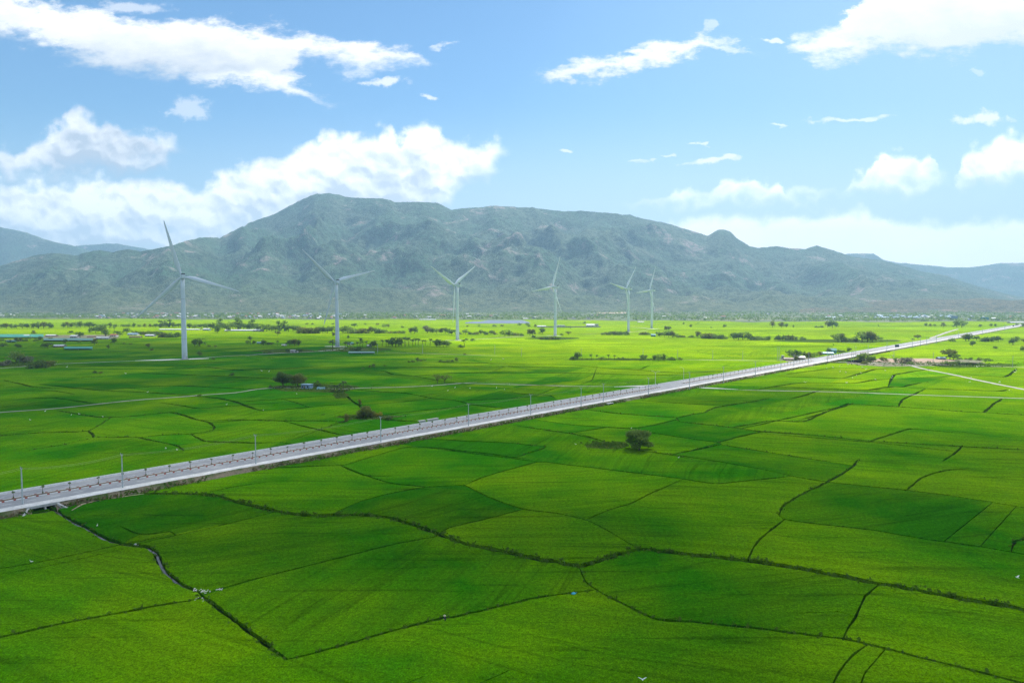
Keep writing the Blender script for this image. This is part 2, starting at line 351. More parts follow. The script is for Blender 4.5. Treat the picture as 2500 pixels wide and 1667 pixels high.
BUNDS = [  # (points, width in metres)
    (MAIN_DITCH, 2.1), (STREAM, 1.5),
    (FUL([(455, 1358), (470, 1372), (495, 1390), (540, 1425), (600, 1470), (640, 1500), (662, 1514)]), 1.1),
    (FUL([(650, 1515), (700, 1505), (760, 1488), (840, 1465), (930, 1440), (1020, 1418), (1040, 1416), (1120, 1398), (1230, 1372), (1320, 1360), (1352, 1356)]), .75),
    (FUL([(1328, 1294), (1345, 1335), (1380, 1360), (1420, 1380), (1460, 1400), (1510, 1422), (1560, 1425), (1640, 1432), (1740, 1442), (1840, 1455), (1950, 1468), (2060, 1495), (2160, 1520), (2260, 1545), (2352, 1568), (2480, 1600)]), .75),
    (FUL([(-80, 1480), (0, 1463), (100, 1440), (200, 1420), (300, 1402), (370, 1388), (440, 1378), (470, 1366)]), .9),
    (FUL([(-80, 1320), (0, 1305), (80, 1292), (160, 1275), (240, 1258), (300, 1246)]), .6),
    (FUL([(0, 1318), (120, 1297), (240, 1270)]), .3),
    (Z1([(1400, 1200), (1610, 1150), (1900, 1090), (2350, 980)]), .55), (Z1([(1100, 1065), (1200, 1110), (1290, 1140), (1450, 1130), (1560, 1115), (1615, 1150)]), .5),
    (Z1([(1290, 1140), (1190, 1185), (1150, 1215)]), .4),
    (FUL([(470, 1362), (510, 1350), (600, 1325), (700, 1300), (800, 1275), (900, 1250), (980, 1235), (1022, 1228)]), .6),
    (FUL([(770, 1176), (830, 1150), (900, 1132), (980, 1118), (1070, 1113)]), .45),
    (FUL([(1065, 1112), (1120, 1140), (1200, 1168), (1290, 1180), (1350, 1195), (1400, 1220), (1450, 1250), (1480, 1263)]), .6),
    (FUL([(1205, 1168), (1120, 1190), (1030, 1212), (1005, 1228)]), .45),
    (FUL([(1065, 1115), (1110, 1095), (1180, 1075), (1240, 1060), (1310, 1068), (1390, 1077), (1480, 1088), (1560, 1098), (1640, 1110), (1700, 1105), (1770, 1098)]), .5),
    (FUL([(1345, 1194), (1400, 1170), (1450, 1155), (1500, 1130), (1555, 1106)]), .4),
    (FUL([(1785, 1176), (1801, 1192), (1900, 1205), (2000, 1216), (2130, 1238), (2250, 1254), (2352, 1272), (2480, 1290)]), .6),
    (FUL([(1805, 1190), (1760, 1225), (1735, 1250), (1715, 1290)]), .6),
    (FUL([(1790, 1180), (1800, 1160), (1850, 1130), (1890, 1112), (1930, 1090), (1960, 1070), (1970, 1055)]), .7),
    (FUL([(1555, 1045), (1640, 1058), (1740, 1075), (1830, 1095), (1890, 1105), (1950, 1112), (2080, 1125), (2200, 1140), (2352, 1165), (2450, 1180)]), .55),
    (Z4([(0, 785), (300, 830), (520, 860), (700, 900), (800, 930)]), .8), (Z4([(-60, 940), (0, 945), (180, 965), (300, 975), (260, 1000), (150, 1030), (60, 1065)]), .7),
    (Z4([(650, 648), (900, 680), (1150, 700), (1450, 722), (1480, 755), (1700, 780), (2000, 815), (2200, 845), (2352, 855), (2700, 880), (3200, 930), (4600, 1010)]), .9),
    (Z4([(1460, 724), (1600, 690), (1735, 672)]), .9), (Z4([(1710, 668), (1800, 630), (1950, 605), (2150, 575), (2280, 550)]), .9),
    (Z4([(1450, 738), (1250, 785), (1050, 815), (850, 805), (550, 852)]), .6), (Z4([(858, 808), (500, 780), (200, 736)]), .5),
    (Z4([(1040, 812), (1160, 840), (1400, 880), (1640, 915), (1830, 942)]), .6), (Z4([(1810, 942), (1960, 900), (2090, 870), (2215, 844)]), .6),
    (Z4([(1390, 1048), (1640, 1000), (1840, 958)]), .7), (Z4([(1815, 935), (1860, 960), (2100, 1000), (2352, 1040), (2800, 1110)]), .7),
    (Z4([(1140, 570), (1500, 595), (1830, 612)]), .5), (Z4([(2040, 813), (2200, 780), (2352, 745), (2600, 690)]), .6),
    (Z4([(1200, 1018), (1400, 1047), (1600, 1090)]), .7), (Z4([(800, 925), (1000, 985), (1220, 1022)]), .7),
    (Z4([(245, 520), (330, 480), (430, 445)]), .7), (Z4([(-60, 490), (0, 495), (100, 512), (250, 517), (340, 525), (390, 555), (430, 570)]), .9),
    (Z4([(-700, 235), (0, 245), (300, 250), (600, 262), (900, 290), (1100, 300), (1500, 325), (1900, 310)]), .9), (Z4([(-300, 330), (0, 330), (500, 325), (700, 330), (1200, 345), (1500, 340)]), .9),
    (Z4([(380, 352), (480, 325)]), .8), (Z4([(1140, 292), (1220, 258)]), .8), (Z4([(600, 425), (700, 395), (730, 330)]), .7),
    (Z3([(-40, 470), (0, 468), (330, 447), (560, 430), (760, 415)]), .6), (Z3([(325, 447), (460, 487), (560, 520)]), .5),
    (Z3([(-30, 505), (0, 512), (150, 550), (400, 535), (700, 505), (900, 490), (960, 480)]), .6), (Z3([(-150, 632), (0, 632), (300, 640), (520, 640), (760, 640), (855, 657)]), .9),
    (Z3([(820, 385), (870, 410), (900, 430), (960, 480), (1000, 505), (1040, 540)]), 1.6),
    (Z3([(940, 362), (1200, 385), (1400, 395), (1530, 418), (1640, 440), (1850, 460), (1990, 495), (2150, 515), (2352, 535)]), .9),
    (Z3([(1650, 440), (1400, 470), (1120, 492)]), .7), (Z3([(1525, 418), (1700, 395), (1770, 378)]), .6), (Z3([(2380, 438), (2100, 455), (1970, 460), (1840, 470)]), .6),
    (Z3([(1280, 582), (1500, 555), (1750, 530), (1990, 505)]), .6), (Z3([(1080, 618), (1300, 635), (1480, 645), (1640, 657)]), 1.0),
    (Z3([(635, 725), (760, 680), (870, 645), (1000, 615), (1090, 600)]), 1.3), (Z3([(630, 715), (780, 750), (930, 775)]), .8),
    (Z3([(660, 716), (480, 750), (380, 800), (300, 834)]), .5), (Z3([(-100, 828), (0, 830), (150, 835), (330, 826)]), .5), (Z3([(300, 826), (420, 845), (510, 852)]), .6),
    (Z3([(100, 1060), (400, 1050), (680, 1035), (850, 1033), (1000, 990), (1200, 930), (1430, 870), (1700, 880), (1900, 905), (2150, 930), (2352, 960), (2500, 975)]), .6),
    (Z3([(835, 1030), (900, 1065), (960, 1086), (1050, 1120), (1200, 1130), (1290, 1128)]), .5), (Z3([(1600, 798), (1900, 815), (2352, 835)]), .6),
    (Z3([(-300, 195), (0, 190), (300, 180), (550, 165), (740, 150)]), 1.0), (Z3([(-250, 262), (0, 260), (200, 265), (400, 300), (700, 305), (900, 310)]), .8), (Z3([(490, 272), (700, 230), (900, 205), (1130, 195), (1230, 205), (1300, 230), (1480, 243), (1800, 220), (2100, 210), (2500, 203)]), .8),
    (Z3([(1080, 187), (1450, 170), (2000, 160), (2600, 165)]), 1.0), (Z3([(1480, 243), (1700, 285), (1860, 300)]), .7), (Z3([(2240, 180), (2300, 160), (2500, 150)]), .8),
    (Z2([(-150, 700), (0, 690), (300, 665), (600, 655), (800, 648), (900, 600), (1022, 523)]), .9),
    (Z2([(520, 455), (700, 490), (860, 513), (1020, 523), (1250, 508), (1400, 490), (1570, 475), (1680, 500), (1800, 540), (1920, 570), (1970, 610), (1950, 645), (1850, 660), (1750, 675), (1500, 683), (1260, 706)]), .8),
    (Z2([(810, 645), (850, 680), (858, 710)]), 1.2), (Z2([(848, 707), (1050, 705), (1240, 700), (1400, 735), (1620, 780), (1690, 828)]), .7), (Z2([(858, 708), (700, 745), (600, 770), (400, 800), (250, 828)]), .7),
    (Z2([(1918, 572), (2150, 555), (2400, 538)]), .6), (Z2([(1750, 674), (1890, 742), (2100, 750), (2400, 762)]), .7), (Z2([(1895, 740), (1610, 782)]), .4),
    (Z2([(1460, 385), (1650, 410), (1830, 440), (2080, 420), (2260, 408)]), .6), (Z2([(1865, 330), (2000, 345), (2150, 375), (2250, 410), (2352, 447)]), 1.3),
    (Z2([(-100, 302), (0, 300), (250, 280), (470, 275), (690, 310)]), .7), (Z2([(-100, 380), (0, 375), (250, 350), (490, 342), (700, 370), (930, 404)]), .8),
    (Z2([(30, 180), (150, 205), (300, 240), (480, 255), (600, 255)]), .8), (Z2([(-80, 245), (0, 245), (230, 235), (440, 200), (640, 165), (850, 150), (1100, 130)]), .7),
    (Z2([(710, 253), (950, 275), (1300, 290), (1550, 305), (1780, 327)]), .8), (Z2([(140, 190), (650, 160)]), .7), (Z2([(940, 274), (1300, 245), (1560, 230), (1760, 235), (2352, 265), (2600, 270)]), .7),
    (Z2([(1380, 90), (1700, 70), (1880, 58), (2050, 75), (2220, 90), (2500, 86)]), .9), (Z2([(1300, 115), (1700, 130), (2050, 145), (2500, 165)]), .9), (Z2([(1740, 236), (1900, 240), (1960, 215), (2300, 180)]), .7),
    (Z5([(280, 775), (400, 745), (500, 712)]), .7), (Z5([(-200, 1020), (0, 985), (130, 965), (400, 972), (500, 935), (620, 880), (740, 845), (840, 815), (1000, 828), (1250, 842), (1500, 860), (1750, 880), (2000, 893), (2500, 925)]), .8),
    (Z5([(1245, 845), (1250, 820), (1280, 780), (1350, 745)]), .6), (Z5([(1995, 895), (2080, 820), (2160, 770)]), .7), (Z5([(-100, 700), (0, 690), (130, 665), (300, 640), (430, 628), (600, 632), (840, 635), (1000, 610), (1170, 598)]), .8),
    (Z5([(490, 680), (700, 688), (980, 693), (1100, 675), (1200, 665), (1500, 682), (1800, 692), (2130, 703), (2210, 688)]), 1.2),
    (Z5([(180, 575), (500, 582), (830, 597)]), 1.0), (Z5([(250, 555), (400, 535), (560, 515)]), .9), (Z5([(910, 547), (1050, 510), (1200, 505)]), .9), (Z5([(1180, 600), (1210, 560), (1350, 535)]), .8),
    (Z5([(1280, 665), (1450, 628)]), .8), (Z5([(1580, 520), (1900, 560), (2170, 578), (2240, 545)]), .9), (Z5([(-60, 1050), (0, 1055), (200, 1070), (420, 1082)]), .9), (Z5([(1160, 1090), (1350, 1030)]), .6),
    (Z8([(1575, 392), (1520, 440), (1480, 530), (1430, 610), (1405, 668)]), .55), (Z8([(1520, 700), (1450, 750), (1390, 830), (1350, 900)]), -.5), (Z8([(1375, 515), (1470, 540), (1560, 555)]), -.2), (Z8([(1160, 525), (1380, 518)]), -.2),
    (Z8([(1570, 780), (1520, 840), (1500, 900)]), -.22),
    (Z8([(2290, 190), (2305, 150), (2352, 140), (2450, 140)]), .8), (Z8([(2030, 75), (2080, 35)]), -.3), (Z8([(2175, 120), (2265, 20)]), -.3),
    (Z7([(980, 1401), (1130, 1340)]), -.2), (Z7([(1580, 1401), (1750, 1330), (1830, 1290)]), -.2),
    (Z1([(1925, 760), (1935, 750), (2150, 705), (2352, 675), (2450, 660)]), .5),
    (FUL([(783, 1069), (850, 1095), (905, 1110), (985, 1118)]), .5), (FUL([(1015, 1032), (1120, 1045), (1220, 1058), (1245, 1062)]), .5),
    (FUL([(2080, 1127), (2120, 1095), (2170, 1080), (2230, 1075)]), .5), (FUL([(2165, 1059), (2200, 1035), (2210, 1022)]), .5), (FUL([(1910, 1008), (2050, 1020), (2200, 1037)]), .5),
    (FUL([(1845, 962), (1900, 945), (1950, 925)]), .5), (FUL([(2040, 1000), (2090, 985), (2160, 990)]), .5), (FUL([(2160, 985), (2350, 1010)]), .5),
]
rng = random.Random(11)
ROAD_Z = 1.6
RP0 = G(166, 1196, ROAD_Z); RP1 = G(2484, 794.5, ROAD_Z)
RD = (RP1 - RP0).normalized(); RN = Vector((-RD.y, RD.x, 0))          # along the road, and to its far side
def road_pt(s, t, z=0.0):
    p = RP0 + RD * s + RN * t
    return Vector((p.x, p.y, z))
def road_s(px, t=0.0, z=ROAD_Z):
    """distance along the road at which the line at offset t crosses photograph column px"""
    d = ray(px, 900); u = d.x / d.y
    a = RP0 + RN * t
    return (u * a.y - a.x) / (RD.x - u * RD.y)
def road_t(p):
    return (Vector((p[0], p[1], 0)) - Vector((RP0.x, RP0.y, 0))).dot(RN)

def resample(pts, smooth=True):
    P_ = [np.array(p[:2], float) for p in pts]
    out = []
    for i in range(len(P_) - 1):
        p0 = P_[max(i - 1, 0)]; p1 = P_[i]; p2 = P_[i + 1]; p3 = P_[min(i + 2, len(P_) - 1)]
        L = np.linalg.norm(p2 - p1)
        n = max(1, min(14, int(L / max(1.6, p1[1] / 90.0))))
        for k in range(n):
            t = k / n
            m1 = (p2 - p0) * 0.33; m2 = (p3 - p1) * 0.33
            lim = L * 0.7
            for m_ in (m1, m2):
                q = np.linalg.norm(m_)
                if q > lim: m_ *= lim / q
            t2, t3 = t * t, t ** 3
            out.append((2 * t3 - 3 * t2 + 1) * p1 + (t3 - 2 * t2 + t) * m1 + (3 * t2 - 2 * t3) * p2 + (t3 - t2) * m2)
    out.append(P_[-1])
    return out
def ribbon(pts, width_, jit=0.22, wmin=0.12):
    """left and right points of an uneven strip"""
    L_, R_ = [], []
    width = width_
    n = len(pts)
    for i, p in enumerate(pts):
        d = pts[min(i + 1, n - 1)] - pts[max(i - 1, 0)]
        d = d / (np.linalg.norm(d) + 1e-9)
        nn = np.array([-d[1], d[0]])
        tp_ = min(1.0, 0.3 + 0.25 * min(i, n - 1 - i))
        if isinstance(width_, tuple):
            width = max(width_[0] * (.36 + .64 * abs(d[0])), p[1] * width_[1] * (.09 + .91 * abs(d[0])))
        wl = max(wmin, tp_ * width * 0.5 * (1 + rng.uniform(-jit, jit) * 2)); wr = max(wmin, tp_ * width * 0.5 * (1 + rng.uniform(-jit, jit) * 2))
        L_.append(p + nn * wl); R_.append(p - nn * wr)
    return L_, R_

RICE_Z = 0.0; BUND_Z = -0.75
strips = []
for pts, wd in BUNDS:
    g = [G(*p) for p in pts]
    g = [q for q in g if q.y > 60]
    k_ = 0.0056 * (wd / 0.6) ** .5 if wd > 0 else 0.0
    wd = wd * 1.1 if wd > 0 else -wd
    strips.append((resample(g), (wd, k_)))
# distant fields: long, low-angled bunds in a loose weave
strips.append((resample([road_pt(road_s(52, -14.5), -14.2), road_pt(road_s(100, -14.5), -14.6), road_pt(road_s(140, -14.5), -14.4)]), 5.0))
r2 = random.Random(4)
Y = 640.0
while Y < 3300:
    step = Y * r2.uniform(0.055, 0.10)
    x = -0.9 * Y
    while x < 0.9 * Y:
        ln = Y * r2.uniform(0.16, 0.5)
        y0 = Y + r2.uniform(-.25, .25) * step
        sl = r2.uniform(-.1, .1)
        if r2.random() < 0.8 and not (Y < 780 and -0.3 < x / Y < 0.05):
            a = [np.array((x + ln * k / 3, y0 + sl * ln * k / 3 + r2.uniform(-.1, .1) * step)) for k in range(4)]
            strips.append((resample(a), max(1.0, Y / 1000) * r2.uniform(.7, 1.3)))
            if r2.random() < 0.85:
                q = a[r2.randrange(1, 4)]
                e = q + np.array((r2.uniform(-1.1, 1.1) * step, step * r2.uniform(.7, 1.15)))
                strips.append((resample([q - (e - q) * .04, (q + e) / 2 + np.array((r2.uniform(-.1, .1) * step, 0)), e]), max(.9, Y / 1100) * r2.uniform(.6, 1.1)))
        x += ln * r2.uniform(.7, 1.05)
    Y += step
def seg_table():
    A_, B_, I_ = [], [], []
    for k, (pts, wd) in enumerate(strips):
        for i in range(len(pts) - 1):
            A_.append(pts[i]); B_.append(pts[i + 1]); I_.append(k)
    return np.array(A_), np.array(B_), np.array(I_)
tA, tB, tI = seg_table()
for k, (pts, wd) in enumerate(strips):
    for end in (0, -1):
        e_ = pts[end]; f_ = pts[min(2, len(pts) - 1)] if end == 0 else pts[max(-3, -len(pts))]
        d_ = e_ - f_; L0 = np.linalg.norm(d_)
        if L0 < 1e-6: continue
        d_ = d_ / L0; m_ = tI != k; A_ = tA[m_]; D_ = tB[m_] - A_
        den = d_[0] * D_[:, 1] - d_[1] * D_[:, 0]; den = np.where(np.abs(den) < 1e-9, 1e-9, den)
        w_ = A_ - e_; tt_ = (w_[:, 0] * D_[:, 1] - w_[:, 1] * D_[:, 0]) / den; uu_ = (w_[:, 0] * d_[1] - w_[:, 1] * d_[0]) / den
        ok = (tt_ > 0.0) & (uu_ >= 0) & (uu_ <= 1) & (tt_ < 0.11 * e_[1] + 3)
        back = (tt_ > -(wd[0] if isinstance(wd, tuple) else wd)) & (tt_ <= 0) & (uu_ >= 0) & (uu_ <= 1)
        if not ok.any() or back.any(): continue
        q = e_ + d_ * tt_[ok].min(); nn_ = max(1, int(tt_[ok].min() / (e_[1] / 60.0)))
        add = [e_ + (q - e_) * (j + 1) / nn_ for j in range(nn_)]
        if end == 0: pts[:0] = add[::-1]
        else: pts.extend(add)
verts2, edges2, faces2 = [], [], []
far_y = 3750.0
dom = [(-3500, 62), (900, 62), (900, 300), (3600, 2500), (3900, far_y), (-3900, far_y), (-3500, 2500)]
verts2 += dom
edges2 += [(i, (i + 1) % len(dom)) for i in range(len(dom))]
for pts, wd in strips:
    L_, R_ = ribbon(pts, wd)
    b = len(verts2)
    for l, r in zip(L_, R_):
        verts2.append(tuple(l)); verts2.append(tuple(r))
    for i in range(len(L_) - 1):
        q = b + 2 * i
        faces2.append((q + 1, q + 3, q + 2, q))
# where a bund peters out, the crop boundary carries on as far as the next bund
segA, segB, segI = [], [], []
for k, (pts, wd) in enumerate(strips):
    for i in range(len(pts) - 1):
        segA.append(pts[i]); segB.append(pts[i + 1]); segI.append(k)
for t_ in (-13.5, 11.0):
    a_, b_ = road_pt(-500, t_), road_pt(4200, t_)
    segA.append(np.array(a_[:2])); segB.append(np.array(b_[:2])); segI.append(-1)
segA = np.array(segA); segB = np.array(segB); segI = np.array(segI)
n_dom_edges = len(edges2)
for t_ in (-13.5, 11.0):
    a_, b_ = road_pt(-250, t_), road_pt(2700, t_)
    edges2.append((len(verts2), len(verts2) + 1)); verts2 += [tuple(a_[:2]), tuple(b_[:2])]
for k, (pts, wd) in enumerate(strips):
    for e_, f_ in ((pts[0], pts[min(2, len(pts) - 1)]), (pts[-1], pts[max(-3, -len(pts))])):
        d_ = e_ - f_; L0 = np.linalg.norm(d_)
        if L0 < 1e-6: continue
        d_ = d_ / L0
        m_ = segI != k
        A_ = segA[m_]; D_ = segB[m_] - A_
        den = d_[0] * D_[:, 1] - d_[1] * D_[:, 0]
        den = np.where(np.abs(den) < 1e-9, 1e-9, den)
        w_ = A_ - e_
        tt_ = (w_[:, 0] * D_[:, 1] - w_[:, 1] * D_[:, 0]) / den
        uu_ = (w_[:, 0] * d_[1] - w_[:, 1] * d_[0]) / den
        ok = (tt_ > 0.0) & (uu_ >= 0) & (uu_ <= 1) & (tt_ < (0.5 * e_[1] + 40 if e_[1] > 430 else 0.09 * e_[1] + 3))
        if not ok.any(): continue
        hit = e_ + d_ * (tt_[ok].min() + 0.3)
        edges2.append((len(verts2), len(verts2) + 1)); verts2 += [tuple(e_ - d_ * 0.5), tuple(hit)]
cv, ce, cf, ov, oe, of = delaunay_2d_cdt([Vector(v) for v in verts2], edges2, faces2, 1, 1e-5)
cv = np.array([(v.x, v.y) for v in cv])
barrier = {tuple(sorted(e)) for e, o in zip(ce, oe) if any(n_dom_edges <= k < len(edges2) for k in o)}
is_bund = np.array([len(o) > 0 for o in of])
nb = {}
for fi, f in enumerate(cf):
    for k in range(3):
        a, b = f[k], f[(k + 1) % 3]
        nb.setdefault((min(a, b), max(a, b)), []).append(fi)
comp = -np.ones(len(cf), int)
nc = 0
for s0 in range(len(cf)):
    if comp[s0] >= 0 or is_bund[s0]: continue
    st = [s0]; comp[s0] = nc
    while st:
        f = st.pop()
        for k in range(3):
            a, b = cf[f][k], cf[f][(k + 1) % 3]
            if (min(a, b), max(a, b)) in barrier: continue
            for g in nb[(min(a, b), max(a, b))]:
                if comp[g] < 0 and not is_bund[g]:
                    comp[g] = nc; st.append(g)
    nc += 1
cen = np.array([cv[list(f)].mean(axis=0) for f in cf])
# each field's own crop: how ripe (yellow) and how dark its stand of rice is
ctr = random.Random(29)
tone = np.array([ctr.gauss(0, 1) for _ in range(nc)]); ripe = np.array([ctr.gauss(0, 1) for _ in range(nc)])
def field_at(px, py):
    g = G(px, py)
    best, bd = 0, 1e9
    p = np.array((g.x, g.y))
    d = np.linalg.norm(cen - p, axis=1); d[is_bund] = 1e9
    for fi in np.argsort(d)[:60]:
        a, b, c = (cv[i] for i in cf[fi])
        s = [np.cross(b - a, p - a), np.cross(c - b, p - b), np.cross(a - c, p - c)]
        if min(s) >= -1e-6 or max(s) <= 1e-6:
            return comp[fi]
    return comp[int(np.argmin(d))]
for px, py, tn, rp in [(1050, 1220, -1.5, -.6), (1660, 1025, -.9, -.8), (400, 1260, -1.3, -1.2), (2250, 1250, -.9, -.6), (150, 1030, -1.5, -.9), (370, 1045, .9, .7), (240, 1085, .7, .4), (1400, 1160, .4, 1.4), (1300, 1310, .7, 1.3), (850, 1200, .6, 1.0),
                       (1700, 1290, .3, 1.0), (2150, 1350, .5, .7), (1100, 1390, -.1, .1), (600, 1330, -.3, -.3), (150, 1400, -.4, -.3), (150, 1600, -.2, .3), (600, 1000, 1.0, 1.4), (100, 965, .9, 2.0), (60, 925, .5, 1.6), (1900, 1075, -.9, -.6),
                       (1750, 1420, -.3, -.2), (1400, 1560, -.2, .2), (1850, 1600, .4, .6), (2300, 1500, -.2, -.1), (2150, 1100, .6, 1.0), (1500, 1060, .6, 1.0), (250, 1150, .4, .5), (800, 1060, -.4, -.3), (900, 1110, .3, .5), (2200, 945, -.8, -.3), (1450, 960, .6, .8)]:
    tone[field_at(px, py)] = tn; ripe[field_at(px, py)] = rp

# surface mesh: the standing rice with upright edges along every bund
rice_f = [f for f, b in zip(cf, is_bund) if not b]
comp_r = comp[~is_bund]
V3 = [(x, y, RICE_Z) for x, y in cv]
wall_v, wall_f, wall_c = [], [], []
for (a, b), fs in nb.items():
    if len(fs) == 2 and is_bund[fs[0]] != is_bund[fs[1]]:
        c = comp[fs[0]] if not is_bund[fs[0]] else comp[fs[1]]
        k = len(V3) + len(wall_v)
        wall_v += [(cv[a][0], cv[a][1], BUND_Z - .02), (cv[b][0], cv[b][1], BUND_Z - .02)]
        wall_f.append((a, b, k + 1, k)); wall_c.append(c)
me = bpy.data.meshes.new('rice_field')
me.from_pydata(V3 + wall_v, [], [tuple(f) for f in rice_f] + wall_f)
at = me.attributes.new('crop', 'FLOAT_VECTOR', 'FACE')
cc = np.concatenate([comp_r, np.array(wall_c, int)])
rowdir = np.array([ctr.choice((-.15, .1, .35, .75, 1.2, -0.5)) + ctr.uniform(-.1, .1) for _ in range(nc)])
vals = np.stack([tone[cc], ripe[cc], rowdir[cc]], axis=1).astype(np.float32)
at.data.foreach_set('vector', vals.ravel())
me.update()
rm, n = new_mat('rice')
pos = objco(n)
atn = n.add('ShaderNodeAttribute', attribute_name='crop')
sepa = n.add('ShaderNodeSeparateXYZ'); n.link(atn.outputs['Vector'], sepa.inputs[0])
TN, RPE = sepa.outputs[0], sepa.outputs[1]
patch = n.noise(pos, 0.02, 4, 0.6)
sp = n.add('ShaderNodeSeparateXYZ'); n.link(pos, sp.inputs[0])
ANG = sepa.outputs[2]
ca_, sa_ = n.math('COSINE', ANG), n.math('SINE', ANG)
al = n.math('ADD', n.math('MULTIPLY', sp.outputs[0], ca_), n.math('MULTIPLY', sp.outputs[1], sa_))
ac = n.math('SUBTRACT', n.math('MULTIPLY', sp.outputs[1], ca_), n.math('MULTIPLY', sp.outputs[0], sa_))
bend = n.noise(pos, 0.012, 2, .5)
ac = n.math('MULTIPLY_ADD', bend, 13.0, ac)
rv = n.add('ShaderNodeCombineXYZ'); n.put(rv.inputs[0], n.math('MULTIPLY', al, 0.035)); n.put(rv.inputs[1], ac)
rows = n.noise(rv.outputs[0], 0.34, 3, 0.6)
tracks = n.noise(rv.outputs[0], 0.11, 2, 0.5)
streaks = n.noise(n.scaled(pos, 0.05, 1.0, 1, -0.12), 0.45, 4, 0.62, dist=0.6)
clump = n.noise(pos, 1.1, 3, 0.7)
leafy = n.noise(pos, 3.4, 3, 0.75)
far_ripe_sunlit = n.step(n.math('SUBTRACT', sp.outputs[1], n.step(sp.outputs[0], 150, -350, 0, 480)), 220, 1000, 0.0, 0.64)  # yellower far off and right: riper crop, plus the sunlit area painted in
ripe_sunlit = n.math('ADD', n.math('MULTIPLY_ADD', RPE, 0.10, 0.17), n.math('ADD', far_ripe_sunlit, n.math('MULTIPLY_ADD', patch, 1.5, -0.75)), clamp=True)
c = n.mix(ripe_sunlit, (0.024, 0.150, 0.0003), (0.230, 0.355, 0.0004))
dark = n.math('MULTIPLY_ADD', TN, 0.095, 0.98)
dark = n.math('MULTIPLY', dark, n.step(clump, 0.32, 0.68, 0.66, 1.30, False))
dark = n.math('MULTIPLY', dark, n.step(leafy, 0.32, 0.68, 0.40, 1.58, False))
dark = n.math('MULTIPLY', dark, n.step(rows, 0.32, 0.62, 0.82, 1.08, False))
dark = n.math('MULTIPLY', dark, n.step(streaks, 0.30, 0.45, 0.62, 1.0))
dark = n.math('MULTIPLY', dark, n.step(n.math('ABSOLUTE', n.math('SUBTRACT', tracks, 0.53)), 0.0, 0.012, 0.74, 1.0))
hs = n.add('ShaderNodeHueSaturation')
n.link(c, hs.inputs['Color']); n.put(hs.inputs['Value'], dark)
n.link(hs.outputs[0], n.b.inputs['Base Color'])
n.b.inputs['Specular IOR Level'].default_value = 0.0
n.b.inputs['Sheen Weight'].default_value = 0.0
n.b.inputs['Sheen Roughness'].default_value = 0.45
n.b.inputs['Sheen Tint'].default_value = (0.55, 0.75, 0.02, 1)
bump(n, n.math('MULTIPLY_ADD', leafy, 0.6, clump), 0.7, 0.35)
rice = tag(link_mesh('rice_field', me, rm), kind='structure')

# bund floors between the stands of rice: dark grass and wet soil
bm_, n = new_mat('bund_grass')
pos = objco(n)
a = n.noise(pos, 1.3, 4, 0.7); b = n.noise(pos, 0.11, 3, 0.6)
c = n.mix(n.step(a, 0.35, 0.65), (0.008, 0.020, 0.002), (0.024, 0.058, 0.005))
c = n.mix(n.step(b, 0.64, 0.76), c, (0.05, 0.055, 0.02))
n.link(c, n.b.inputs['Base Color']); n.b.inputs['Specular IOR Level'].default_value = 0.0
bump(n, a, 0.8, 0.4)
bund_f = [tuple(f) for f, b_ in zip(cf, is_bund) if b_]
used = sorted({i for f in bund_f for i in f}); remap = {i: k for k, i in enumerate(used)}
bund = tag(mesh_obj('field_path', [(cv[i][0], cv[i][1], BUND_Z) for i in used], [tuple(remap[i] for i in f) for f in bund_f], bm_), kind='structure')

# the ground that carries everything, out to the horizon
gm, n = new_mat('ground_soil')
pos = objco(n)
a = n.noise(pos, 0.004, 5, 0.6); b = n.noise(pos, 0.03, 4, 0.65)
c = n.mix(n.step(a, 0.4, 0.6), (0.10, 0.15, 0.030), (0.17, 0.20, 0.045))
c = n.mix(n.step(b, 0.50, 0.68), c, (0.045, 0.085, 0.020))
n.link(c, n.b.inputs['Base Color'])
gv = [(0, 5200, -1.2)] + [(12500 * math.cos(k / 64 * 2 * math.pi), 5200 + 5700 * math.sin(k / 64 * 2 * math.pi), -1.2) for k in range(64)]
tag(mesh_obj('ground', gv, [(0, 1 + k, 1 + (k + 1) % 64) for k in range(64)], gm), kind='structure')
# drier, weedy land between the paddies and the mountain foot
mx, n = new_mat('dry_land')
pos = objco(n)
a = n.noise(n.scaled(pos, 0.5, 1, 1), 0.006, 5, 0.6); b = n.noise(pos, 0.02, 5, 0.7)
c = n.mix(n.step(a, 0.42, 0.58), (0.060, 0.105, 0.030), (0.130, 0.150, 0.058))
c = n.mix(n.step(b, 0.48, 0.62), c, (0.035, 0.065, 0.020))
n.link(c, n.b.inputs['Base Color'])
dv = []
for k in range(61):
    u = -1.3 + 2.6 * k / 60
    y0 = float(np.interp(u, [-1.3, -.75, -.4, 0, .2, .4, .7, 1.3], [2600, 2550, 2420, 2400, 2260, 2120, 2150, 2300])) + 60 * math.sin(u * 31) + 40 * math.sin(u * 67)
    dv += [(u * y0, y0, 0.25), (u * 5200, 5200, 0.25)]
tag(mesh_obj('scrub_land', dv, [(2 * k, 2 * k + 2, 2 * k + 3, 2 * k + 1) for k in range(60)], mx), kind='structure')

